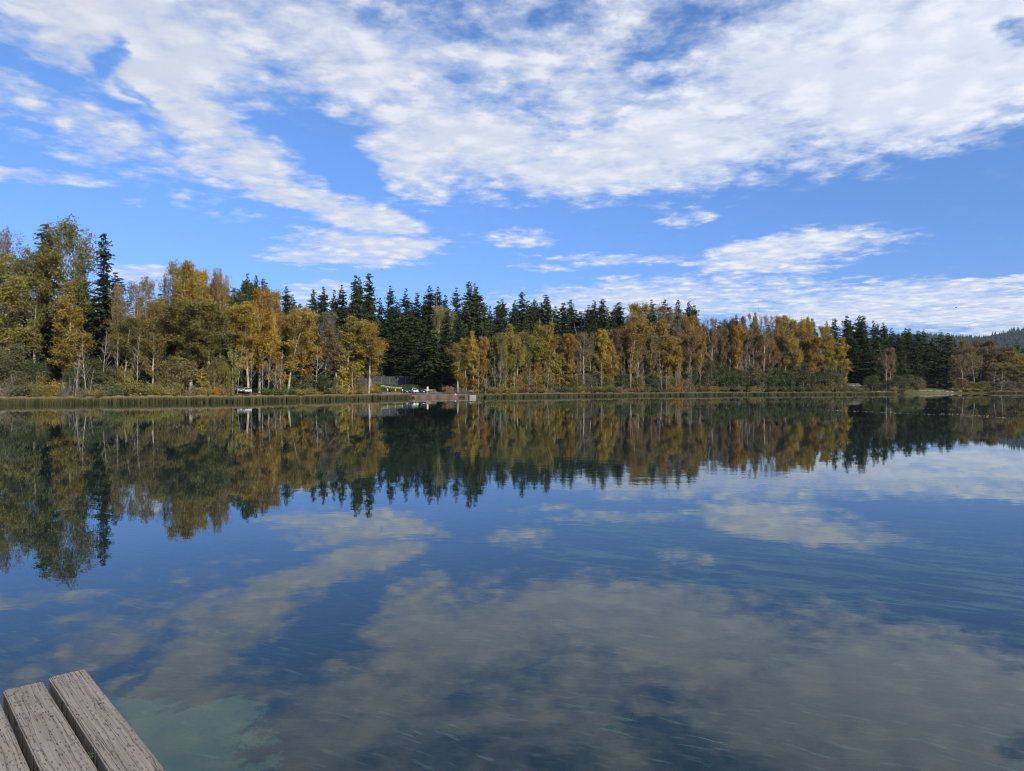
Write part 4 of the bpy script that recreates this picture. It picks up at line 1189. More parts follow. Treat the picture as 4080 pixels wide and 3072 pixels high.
# ------------------------------------------------------------------ distant wooded hill
def hill():
    prof_px = np.array([3300, 3500, 3560, 3700, 3850, 3930, 3960, 4000, 4040, 4080, 4200, 4500, 5200], float)
    prof_y = np.array([1400, 1345, 1332, 1333, 1342, 1344, 1330, 1318, 1311, 1309, 1306, 1318, 1380], float)
    D0 = 3200.0
    xs = np.linspace(3300, 5200, 90)
    ds = np.linspace(0, 1, 14)
    V = []
    for d in ds:
        D = D0 * (0.55 + 0.45 * d)
        y = np.interp(xs, prof_px, prof_y)
        ztop = CAM_H + (HOR - y) / F * D0 - 9
        z = 12 + (ztop - 12) * (d ** 1.2)
        V.append(np.stack([(xs - 2040) / F * (D0 * 0.75 + 0.25 * D), np.full_like(xs, D), z], 1))
    for D, k in ((D0 * 1.25, 0.8), (D0 * 1.8, 0.1)):
        v = V[13].copy(); v[:, 1] = D; v[:, 2] *= k
        V.append(v)
    V = np.array(V)
    ny_, nx_ = V.shape[:2]
    ii = np.arange(ny_ * nx_).reshape(ny_, nx_)
    q = np.stack([ii[:-1, :-1], ii[:-1, 1:], ii[1:, 1:], ii[1:, :-1]], -1).reshape(-1, 4)
    o = link('hill', np_mesh('hill', V, q, smooth=True), None, mat_simple('hill_ground', (0.03, 0.04, 0.022), 0.95, var=0.3, scale=0.02))
    tag(o, kind='structure')
    rng = np.random.RandomState(9)
    n = 17000
    a = rng.uniform(0, nx_ - 1.001, n); b = rng.uniform(0, 1, n) ** 0.7 * 13 - 0.001
    b = np.clip(b, 0, 12.999)
    i0, j0 = a.astype(int), b.astype(int)
    fa, fb_ = (a - i0)[:, None], (b - j0)[:, None]
    p = (V[j0, i0] * (1 - fa) + V[j0, i0 + 1] * fa) * (1 - fb_) + (V[j0 + 1, i0] * (1 - fa) + V[j0 + 1, i0 + 1] * fa) * fb_
    h = rng.uniform(10, 24, n); r = h * rng.uniform(0.14, 0.24, n)
    rings = []
    m = 5
    th = np.arange(m) / m * 2 * np.pi
    verts, tris = [], []
    for lvl, (zl, rl, zt) in enumerate(((0.05, 1.0, 0.6), (0.4, 0.7, 1.0))):
        jit = rng.uniform(0.7, 1.2, (n, m))
        ring = np.stack([p[:, None, 0] + r[:, None] * rl * np.cos(th) * jit, p[:, None, 1] + r[:, None] * rl * np.sin(th) * jit, np.repeat((p[:, 2] + h * zl)[:, None], m, 1)], -1)
        tip = p + np.stack([np.zeros(n), np.zeros(n), h * zt], 1)
        verts.append(np.concatenate([ring, tip[:, None, :]], 1))
    VV = np.concatenate(verts, 0).reshape(-1, 3)
    base = np.arange(2 * n)[:, None, None] * (m + 1)
    t0 = np.stack([np.arange(m), (np.arange(m) + 1) % m, np.full(m, m)], -1)[None]
    T = (base + t0).reshape(-1, 3)
    tint = np.repeat(np.tile(rng.rand(n), 2), m + 1)
    me = np_mesh('forest', VV, tris=T, attr=tint)
    fo = link('forest', me, None, MATS['needles'])
    fo.color = (0.030, 0.046, 0.028, 1)
    tag(fo, 'far conifer forest covering the hill beyond the lake', 'forest', kind='stuff')


hill()

# ------------------------------------------------------------------ dock planks at the camera's feet
DZ = CAM_H - 1.64


def mat_plank():
    m = bpy.data.materials.new('weathered_plank')
    m.use_nodes = True
    t = NT(m.node_tree)
    ob = t.n('ShaderNodeTexCoord').outputs['Object']
    oi = t.n('ShaderNodeObjectInfo').outputs['Random']
    v = t.vm('ADD', ob, t.comb(t.m('MULTIPLY', oi, 31.0), t.m('MULTIPLY', oi, 17.0), 0))
    _, wc = t.noise(t.mapping(v, scale=(2.2, 7, 3)), 1.0, 3, 0.5)
    vw = t.vm('ADD', v, t.vm('MULTIPLY', t.vm('SUBTRACT', wc, (0.5, 0.5, 0.5)), (0.0, 0.035, 0.0)))
    g1, _ = t.noise(t.mapping(vw, scale=(1.1, 75, 8)), 1.0, 6, 0.6)
    g2, _ = t.noise(t.mapping(vw, scale=(9, 38, 8)), 1.0, 5, 0.65)
    blot, _ = t.noise(v, 4.5, 5, 0.6)
    col = t.mix(t.mapr(g1, 0.25, 0.75, 0, 1), (0.10, 0.086, 0.070), (0.34, 0.30, 0.25))
    col = t.mix(t.mapr(g2, 0.35, 0.7, 0, 0.6), col, (0.235, 0.205, 0.17))
    col = t.mix(t.mapr(blot, 0.5, 0.75, 0, 0.55), col, (0.19, 0.165, 0.115))
    col = t.mix(t.mapr(blot, 0.42, 0.25, 0, 0.4), col, (0.38, 0.34, 0.29))
    tone = t.mapr(oi, 0, 1, 0.82, 1.14)
    col = t.mix(1.0, col, t.comb(tone, tone, tone), 'MULTIPLY')
    # knots
    kn = t.n('ShaderNodeTexVoronoi', feature='F1')
    t.put(kn.inputs['Vector'], t.mapping(v, scale=(1.9, 6.5, 0.01)))
    kn.inputs['Scale'].default_value = 1.0
    knot = t.mapr(kn.outputs['Distance'], 0.16, 0.05, 0, 1, True)
    col = t.mix(t.m('MULTIPLY', knot, 0.55), col, (0.13, 0.085, 0.06))
    # rows of small incisions along the grain
    vo = t.n('ShaderNodeTexVoronoi', feature='F1')
    t.put(vo.inputs['Vector'], t.mapping(v, scale=(17, 80, 0.01)))
    vo.inputs['Scale'].default_value = 1.0
    vo.inputs['Randomness'].default_value = 0.55
    inc = t.mapr(vo.outputs['Distance'], 0.30, 0.16, 0, 1, True)
    inc = t.m('MULTIPLY', inc, t.mapr(blot, 0.35, 0.65, 1.0, 0.5))
    col = t.mix(t.m('MULTIPLY', inc, 0.6), col, (0.045, 0.034, 0.028))
    # drying cracks
    cr, _ = t.noise(t.mapping(vw, scale=(1.1, 46, 1)), 1.0, 2, 0.4)
    crack = t.mapr(t.m('ABSOLUTE', t.m('SUBTRACT', cr, 0.5)), 0.012, 0.003, 0, 1)
    col = t.mix(t.m('MULTIPLY', crack, 0.6), col, (0.04, 0.03, 0.025))
    p = t.n('ShaderNodeBsdfPrincipled')
    t.put(p.inputs['Base Color'], col)
    p.inputs['Roughness'].default_value = 0.85
    p.inputs['Specular IOR Level'].default_value = 0.25
    b = t.n('ShaderNodeBump')
    b.inputs['Strength'].default_value = 0.9
    b.inputs['Distance'].default_value = 0.004
    t.put(b.inputs['Height'], t.m('SUBTRACT', t.m('ADD', g1, t.m('MULTIPLY', g2, 0.6)), t.m('ADD', inc, t.m('MULTIPLY', crack, 0.5))))
    t.put(p.inputs['Normal'], b.outputs[0])
    o = t.n('ShaderNodeOutputMaterial')
    t.t.links.new(p.outputs[0], o.inputs['Surface'])
    return m


PLANK = mat_plank()
mat_simple('moss', (0.045, 0.07, 0.015), 0.9, var=0.4, scale=30)
mat_simple('dock_timber', (0.09, 0.07, 0.055), 0.9, var=0.35, scale=6)
mat_simple('galvanised', (0.10, 0.07, 0.055), 0.6, 0.6)
da = Vector((0.6766, -0.7364, 0))
dn = Vector((-0.7364, -0.6766, 0))
P0 = Vector((-2.497, 4.158, DZ))
dock = empty('dock', (P0.x, P0.y, 0), math.atan2(da.y, da.x))
tag(dock, 'weathered grey plank dock with gaps between its boards', 'dock')
drnd = random.Random(3)
setb = [0.0, 0.036, 0.05, 0.01, 0.03, 0.045, 0.02, 0.0, 0.03, 0.01]
LEN = 7.2
for i in range(10):
    b = MB()
    wv = 0.183 + drnd.uniform(-0.002, 0.002)
    r = bmesh.ops.create_grid(b.bm, x_segments=1, y_segments=1, size=0.5)
    bmesh.ops.delete(b.bm, geom=r['verts'], context='VERTS')
    # local x runs along the board, local y across; the dock lies on local -y
    b.box((LEN / 2 + setb[i], -(i * 0.214 + wv / 2), DZ - 0.05), (LEN, wv, 0.10), Matrix.Rotation(drnd.uniform(-0.001, 0.001), 3, 'Z'), 0.007)
    o = b.build('plank', PLANK, dock)
    o.location.z = drnd.uniform(-0.002, 0.002)
for k in range(4):
    MB().box((0.55 + k * 1.9, -1.05, DZ - 0.102 - 0.105), (0.075, 2.05, 0.205), None, 0.006).build('joist', MATS['dock_timber'], dock)
for k in (0.75, 3.5, 6.2):
    for yy in (-0.3, -1.8):
        MB().tube((k, yy, -1.8), (k, yy, DZ - 0.105), 0.12, 0.11, 14).build('post', MATS['dock_timber'], dock, True)
for k in range(4):
    for i in range(10):
        b = MB().lathe([(0.0085, 0.0), (0.008, 0.0015), (0.003, 0.0025)], 10, (0.58 + k * 1.9, -(i * 0.214 + 0.05), DZ + 0.0))
        b.build('nail_head', MATS['galvanised'], dock)
rngm = np.random.RandomState(4)
for (xx, yy) in [(1.06, -0.19), (1.3, -0.41), (1.22, -0.405), (2.3, -0.62)]:
    c = np.array([xx, yy - 0.005, DZ - 0.015]) + rngm.normal(size=(60, 3)) * np.array([0.012, 0.004, 0.006]) - np.array([0, 0, 0.02])
    v = leaf_quads(c, 0.008, rngm)
    link('moss_tuft', np_mesh('moss_tuft', v, np.arange(len(v)).reshape(-1, 4)), dock, MATS['moss'])

# ------------------------------------------------------------------ things round the car park
mat_simple('asphalt', (0.115, 0.112, 0.11), 0.9, var=0.12, scale=2)
mat_simple('line_paint', (0.75, 0.75, 0.72), 0.7, var=0.05)
mat_simple('rail_timber', (0.42, 0.33, 0.20), 0.8, var=0.2)
mat_simple('dark_timber', (0.06, 0.045, 0.035), 0.85, var=0.3)
mat_simple('pile_timber', (0.23, 0.165, 0.12), 0.85, var=0.25, scale=2)
mat_simple('pile_dark', (0.075, 0.05, 0.035), 0.9, var=0.3, scale=2)
mat_simple('concrete', (0.40, 0.38, 0.34), 0.85, var=0.12)
mat_simple('sign_white', (0.85, 0.85, 0.83), 0.5, var=0.03)
mat_simple('sign_yellow', (0.85, 0.60, 0.05), 0.5, var=0.03)
mat_simple('sign_red', (0.40, 0.03, 0.03), 0.5, var=0.03)
mat_simple('sign_black', (0.02, 0.02, 0.02), 0.6, var=0.03)
mat_simple('post_metal', (0.42, 0.40, 0.36), 0.5, 0.5)
mat_simple('fence_metal', (0.42, 0.43, 0.43), 0.4, 0.6)
mat_simple('barrel_pink', (0.66, 0.50, 0.48), 0.6, var=0.08)
mat_simple('bin_black', (0.02, 0.018, 0.016), 0.6)
mat_simple('rock', (0.20, 0.17, 0.13), 0.9, var=0.3, scale=1.5)
mat_simple('log_pale', (0.50, 0.46, 0.38), 0.8, var=0.15)
mat_simple('roof_grey', (0.10, 0.09, 0.08), 0.8)
mat_simple('wire', (0.10, 0.10, 0.10), 0.6)
mat_simple('buoy_white', (0.85, 0.80, 0.74), 0.4, var=0.04)
mat_simple('buoy_orange', (0.75, 0.20, 0.05), 0.4, var=0.04)
mat_simple('feather', (0.03, 0.03, 0.03), 0.7)
mat_simple('white_lamp', (0.85, 0.85, 0.85), 0.4, var=0.02)
mat_simple('ripple_pale', (0.45, 0.40, 0.28), 0.7, var=0.3)  # pale colour standing in for ripple glitter on the lake


def mat_screen():
    m = bpy.data.materials.new('windscreen_mesh')
    m.use_nodes = True
    t = NT(m.node_tree)
    ob = t.n('ShaderNodeTexCoord').outputs['Object']
    f, _ = t.noise(t.mapping(ob, scale=(2.5, 2.5, 0.4)), 1.0, 5, 0.6)
    d = t.n('ShaderNodeBsdfDiffuse')
    t.put(d.inputs['Color'], t.mix(f, (0.055, 0.06, 0.07), (0.10, 0.105, 0.12)))
    tr = t.n('ShaderNodeBsdfTransparent')
    o = t.n('ShaderNodeOutputMaterial')
    t.t.links.new(t.mixsh(0.22, d.outputs[0], tr.outputs[0]), o.inputs['Surface'])
    return m


SCREEN = mat_screen()


def at(px, D):
    return (px - 2040) / F * D


# car park surface, following the lot behind the bulkhead
pxs = np.linspace(1440, 1830, 40)
offs = np.array([1.2, 4, 10, 18, 26, 29.5])
V = []
for o_ in offs:
    D = shore_d(pxs) + o_
    X = (pxs - 2040) / F * D
    V.append(np.stack([X, D, zfun(X, D) + 0.05], 1))
V = np.array(V)
ii = np.arange(V.shape[0] * V.shape[1]).reshape(V.shape[:2])
lot = link('car_park', np_mesh('car_park', V, np.stack([ii[:-1, :-1], ii[:-1, 1:], ii[1:, 1:], ii[1:, :-1]], -1).reshape(-1, 4), smooth=True), None, MATS['asphalt'])
tag(lot, kind='structure')
for (xa, xb, Da, Db) in [(1525, 1553, 226, 214), (1549, 1580, 226, 215), (1588, 1600, 226, 219)]:
    a = Vector((at(xa, Da), Da, 0)); b_ = Vector((at(xb, Db), Db, 0))
    d = (b_ - a); nrm = Vector((-d.y, d.x, 0)).normalized() * 0.09
    pts = [a + nrm, a - nrm, b_ - nrm, b_ + nrm]
    pts = [(p.x, p.y, gz(p.x, p.y) + 0.075) for p in pts]
    MB().poly(pts).build('bay_line', MATS['line_paint'], lot)

# bulkhead: timber wall of upright piles with a cap
bx0, bx1 = 1640, 1868
wall = empty('bulkhead', (at(1754, 217), 217, 0))
tag(wall, 'timber bulkhead of upright piles with pale cap holding the shore', 'retaining wall')
A = Vector((at(bx0, float(shore_d(bx0)) - 0.4), float(shore_d(bx0)) - 0.4, 0)) - wall.location
B = Vector((at(bx1, float(shore_d(bx1)) - 0.4), float(shore_d(bx1)) - 0.4, 0)) - wall.location
npile = 52
wd = (B - A)
wang = math.atan2(wd.y, wd.x)
rotw = Matrix.Rotation(wang, 3, 'Z')
pm = MB().box((0, 0, 0.12), (wd.length / npile * 0.55, 0.20, 1.45), None, 0.03).mesh('pile')
pm.materials.append(MATS['pile_timber'])
MB().box((A + B) / 2 + Vector((0, 0.22, 0.12)), (wd.length, 0.12, 1.4), rotw).build('backing', MATS['pile_dark'], wall)
for i in range(npile):
    p = A + wd * ((i + 0.5) / npile)
    o = link('pile', pm, wall)
    o.location = p + Vector((0, 0, drnd.uniform(-0.03, 0.03)))
    o.rotation_euler = (0, 0, wang)
    o.scale = (drnd.uniform(0.9, 1.1), 1, 1)
MB().box((A + B) / 2 + Vector((0, 0.12, 0.90)), (wd.length + 0.1, 0.5, 0.07), rotw, 0.015).build('cap', MATS['concrete'], wall)

# pale crib wall at the end of the bulkhead
crib = empty('crib_wall', (at(1884, 217), 217, 0), wang)
tag(crib, 'pale concrete crib wall of stacked beams closing the bulkhead', 'retaining wall')
for r_ in range(5):
    MB().box((0, 0, 0.02 + r_ * 0.20), (2.1, 0.16, 0.12), None, 0.01).build('beam', MATS['concrete'], crib)
for c_ in range(6):
    MB().box((-0.95 + c_ * 0.38, 0.05, 0.42), (0.12, 0.14, 0.95), None, 0.01).build('post', MATS['concrete'], crib)
MB().box((0, 0.6, 0.25), (2.1, 0.9, 1.05), None, 0.02).build('fill', MATS['rock'], crib)

# dark rail with a long pile at the end of the bulkhead
rail = empty('pier_railing', (at(1857, 217), 217, 0.95), wang)
tag(rail, 'dark timber railing with three bars at the bulkhead end', 'railing')
for xx in (-0.55, 0.55):
    MB().box((xx, 0, 0.55), (0.13, 0.13, 1.2)).build('post', MATS['dark_timber'], rail)
for zz_ in (0.35, 0.68, 1.0):
    MB().box((-0.1, -0.08, zz_), (2.0, 0.05, 0.12)).build('bar', MATS['dark_timber'], rail)
pile = MB().tube((0, 0, -1.4), (0, 0, 1.75), 0.13, 0.11, 12).tube((0, 0, 1.75), (0, 0, 1.80), 0.14, 0.05, 12)
po = pile.build('mooring_pile', MATS['dark_timber'], None, True)
po.location = (at(1867, 216), 216, 0)
tag(po, 'dark round mooring pile standing in water at the bulkhead end', 'pile')

# pink barrel
bar = empty('barrel', (at(1815, 219.6), 219.6, gz(at(1815, 219.6), 219.6)))
tag(bar, 'pale pink litter barrel with a domed lid on the bulkhead', 'barrel')
MB().lathe([(0.25, 0), (0.27, 0.02), (0.27, 0.28), (0.285, 0.30), (0.27, 0.32), (0.27, 0.6), (0.285, 0.62), (0.27, 0.64), (0.26, 0.86)], 18).build('drum', MATS['barrel_pink'], bar, True)
MB().lathe([(0.28, 0.865), (0.27, 0.93), (0.12, 1.03), (0.06, 1.12), (0.05, 1.2)], 18).build('lid', MATS['barrel_pink'], bar, True)


# signs
def sign(px, D, h, plates, label, postmat='post_metal', group=None):
    X = at(px, D)
    s = empty('sign_post', (X, D, gz(X, D) + 0.02))
    tag(s, label, 'sign', group)
    MB().tube((0, 0, 0), (0, 0, h), 0.035, 0.03, 8).build('post', MATS[postmat], s)
    for (z, w_, hh, mt, marks) in plates:
        p = MB().box((0, -0.05, z), (w_, 0.02, hh), None, 0.004).build('plate', MATS[mt], s)
        for (mx, mz, mw, mh, mm) in marks:
            MB().box((mx, -0.0635, z + mz), (mw, 0.004, mh)).build('mark', MATS[mm], p)
    return s


mk = [(0, 0.03, 0.09, 0.26, 'sign_black'), (0, -0.17, 0.16, 0.03, 'sign_black')]
sign(1544, 211, 1.75, [(1.45, 0.34, 0.5, 'sign_white', mk)], 'white sign on a post by the lot corner beside the railing')
sign(1576, 213, 1.75, [(1.45, 0.34, 0.5, 'sign_yellow', mk)], 'yellow sign on a post between two white ones')
sign(1604, 215, 1.75, [(1.45, 0.34, 0.5, 'sign_white', mk)], 'white sign on a post before the dark blue vehicle')
sign(1704, 218.6, 2.75, [(2.35, 0.5, 0.75, 'sign_white', [(0, 0.14, 0.12, 0.08, 'sign_red'), (0, -0.2, 0.30, 0.05, 'sign_black'), (0, -0.06, 0.30, 0.03, 'sign_black')]), (2.85, 0.5, 0.22, 'sign_red', []),
                         (1.68, 0.5, 0.42, 'sign_white', [(0.04, 0.0, 0.05, 0.32, 'sign_black'), (-0.1, 0, 0.12, 0.05, 'sign_black')])], 'taller post with two white signs under a red panel')

# guard rails round the lot
def guard_rail(px0, D0, px1, D1, label, z0=0.0):
    a = Vector((at(px0, D0), D0, 0)); b_ = Vector((at(px1, D1), D1, 0))
    a.z, b_.z = gz(a.x, a.y) + z0, gz(b_.x, b_.y) + z0
    g = empty('guard_rail', a)
    tag(g, label, 'railing')
    n = max(2, int((b_ - a).length / 2.4) + 1)
    for i in range(n):
        p = (b_ - a) * (i / (n - 1))
        MB().box(p + Vector((0, 0.12, 0.4)), (0.16, 0.16, 0.95)).build('post', MATS['rail_timber'], g)
    d = b_ - a
    q = d.to_track_quat('X', 'Z').to_matrix()
    for zz_ in (0.36, 0.72):
        MB().box(d / 2 + Vector((0, -0.02, zz_)), (d.length, 0.07, 0.20), q, 0.008).build('board', MATS['rail_timber'], g)


guard_rail(1520, 236, 1552, 238, 'two-board timber rail between the white sign and the dark bin')
guard_rail(1556, 238, 1600, 242, 'two-board timber rail running from the dark bin behind dark vehicle')
guard_rail(1655, 244, 1735, 246, 'two-board timber rail behind the sedan and tall sign')
guard_rail(1410, 214, 1470, 222, 'two-board timber rail half hidden by golden bushes')
guard_rail(1816, 242, 1882, 246, 'timber rail among shrubs behind the barrel')
guard_rail(1886, 246, 1950, 252, 'timber rail among slim trunks behind the crib wall')
gr = empty('steel_gate', (at(1521, 212), 212, gz(at(1521, 212), 212)))
tag(gr, 'small dark post and rail at the lot corner by reeds', 'railing')
MB().box((0, 0, 0.6), (0.12, 0.12, 1.2)).build('post', MATS['dark_timber'], gr)
MB().box((-1.0, -0.09, 0.95), (2.0, 0.05, 0.10)).build('bar', MATS['dark_timber'], gr)
MB().box((-1.0, -0.09, 0.5), (2.0, 0.05, 0.10)).build('bar', MATS['dark_timber'], gr)

# bin, picnic table
bn = empty('litter_bin', (at(1553.5, 234), 234, gz(at(1553.5, 234), 234) + 0.05))
tag(bn, 'black litter bin standing in front of the timber rail', 'bin')
MB().lathe([(0.26, 0), (0.30, 0.03), (0.31, 0.85), (0.30, 0.9)], 16).build('body', MATS['bin_black'], bn, True)
MB().lathe([(0.33, 0.9), (0.33, 0.97), (0.2, 1.1), (0.05, 1.14)], 16).build('lid', MATS['bin_black'], bn, True)
pt = empty('picnic_table', (at(1729, 224), 224, gz(at(1729, 224), 224) + 0.05), 0.05)
tag(pt, 'picnic table with attached benches on the lot above the bulkhead', 'table')
for k in range(4):
    MB().box((0, -0.3 + k * 0.2, 0.76), (1.9, 0.18, 0.045), None, 0.005).build('top_board', MATS['rail_timber'], pt)
for s in (-1, 1):
    MB().box((0, s * 0.72, 0.45), (1.9, 0.24, 0.045), None, 0.005).build('bench', MATS['rail_timber'], pt)
    for e in (-0.7, 0.7):
        MB().box((e, s * 0.35, 0.37), (0.06, 0.07, 0.86), Matrix.Rotation(s * 0.42, 3, 'X')).build('leg', MATS['dark_timber'], pt)
for e in (-0.62, 0.62):
    MB().box((e, 0, 0.40), (0.05, 1.6, 0.09)).build('brace', MATS['dark_timber'], pt)

# court fence
fence = empty('court_fence', (at(1440, 262), 262, 0))
tag(fence, 'tall chain-link court fence with dark windscreen panels behind the lot', 'fence')
fp = [(x, float(np.interp(x, [1200, 1650], [256, 264]))) for x in np.linspace(1205, 1648, 15)]
fpts = [Vector((at(x, D), D, gz(at(x, D), D))) - Vector((fence.location.x, fence.location.y, 0)) for x, D in fp]
zb = 3.85
for i, p in enumerate(fpts):
    MB().tube((p.x, p.y, p.z - 0.3), (p.x, p.y, zb + 3.3), 0.06, 0.06, 8).build('post', MATS['fence_metal'], fence)
for a, b_ in zip(fpts, fpts[1:]):
    a = Vector((a.x, a.y, zb)); b_ = Vector((b_.x, b_.y, zb))
    d = b_ - a
    q = d.to_track_quat('X', 'Z').to_matrix()
    MB().box((a + b_) / 2 + Vector((0, 0.10, 1.62)), (d.length - 0.1, 0.02, 3.1), q).build('screen_panel', SCREEN, fence)
    for zz_ in (3.27, 0.04):
        MB().tube(a + Vector((0, 0, zz_)), b_ + Vector((0, 0, zz_)), 0.045, 0.045, 6).build('rail', MATS['fence_metal'], fence)
wb = MB().box((0, 0, 0.35), (2.0, 0.35, 0.08), None, 0.01)
wbo = wb.box((-0.7, 0, 0.16), (0.08, 0.3, 0.32)).box((0.7, 0, 0.16), (0.08, 0.3, 0.32)).build('bench', MATS['sign_white'])
wbo.location = (at(1350, 254), 254, gz(at(1350, 254), 254) + 0.5)
tag(wbo, 'low white bench in front of the court fence', 'bench')

# ivy bank below the fence
rng = np.random.RandomState(12)
n = 9000
px = rng.uniform(1495, 1705, n)
D = shore_d(px) + rng.uniform(30.5, 40, n)
X = (px - 2040) / F * D
Zg = zfun(X, D)
cent = np.stack([X, D, Zg + rng.uniform(0, 0.55, n) ** 1.4], 1)
v = leaf_quads(cent, 0.34, rng)
iv = link('ivy_groundcover', np_mesh('ivy_groundcover', v, np.arange(4 * n).reshape(-1, 4), attr=np.repeat(rng.rand(n), 4)), None, MATS['leaf_shrub'])
iv.color = (0.045, 0.10, 0.02, 1)
tag(iv, 'green ivy covering the bank between cars and court fence', 'ivy', kind='stuff')

# utility pole and wires
up_ = empty('utility_pole', (at(1288, 268), 268, gz(at(1288, 268), 268)))
tag(up_, 'grey timber utility pole carrying wires behind the court fence', 'pole')
MB().tube((0, 0, -0.5), (0, 0, 12.8), 0.18, 0.13, 10).build('shaft', MATS['log_pale'], up_, True)
MB().box((0, 0, 12.1), (2.2, 0.12, 0.14)).build('crossarm', MATS['dark_timber'], up_)
for s in (-0.9, 0, 0.9):
    MB().lathe([(0.04, 12.17), (0.06, 12.25), (0.03, 12.34)], 8, (s, 0, 0)).build('insulator', MATS['concrete'], up_)
up2 = empty('utility_pole', (at(1060, 262), 262, gz(at(1060, 262), 262)))
tag(up2, 'second utility pole hidden among firs beyond the orange tree', 'pole')
MB().tube((0, 0, -0.5), (0, 0, 12.8), 0.18, 0.13, 10).build('shaft', MATS['log_pale'], up2, True)
MB().box((0, 0, 12.1), (2.2, 0.12, 0.14)).build('crossarm', MATS['dark_timber'], up2)
for k, s in enumerate((-0.9, 0.9)):
    a = up_.location + Vector((s * 0.2, s, 12.3)); b_ = up2.location + Vector((s * 0.2, s, 12.3))
    pts = [a.lerp(b_, t) - Vector((0, 0, 4 * t * (1 - t) * 0.5)) for t in np.linspace(0, 1, 12)]
    W = Wood()
    W.add([tuple(p) for p in pts], [0.03] * 12, 5)
    o = link('power_line', W.mesh('power_line', MATS['post_metal']))
    tag(o, 'thin sagging wire strung between the two utility poles', 'cable', 'wires between the utility poles')


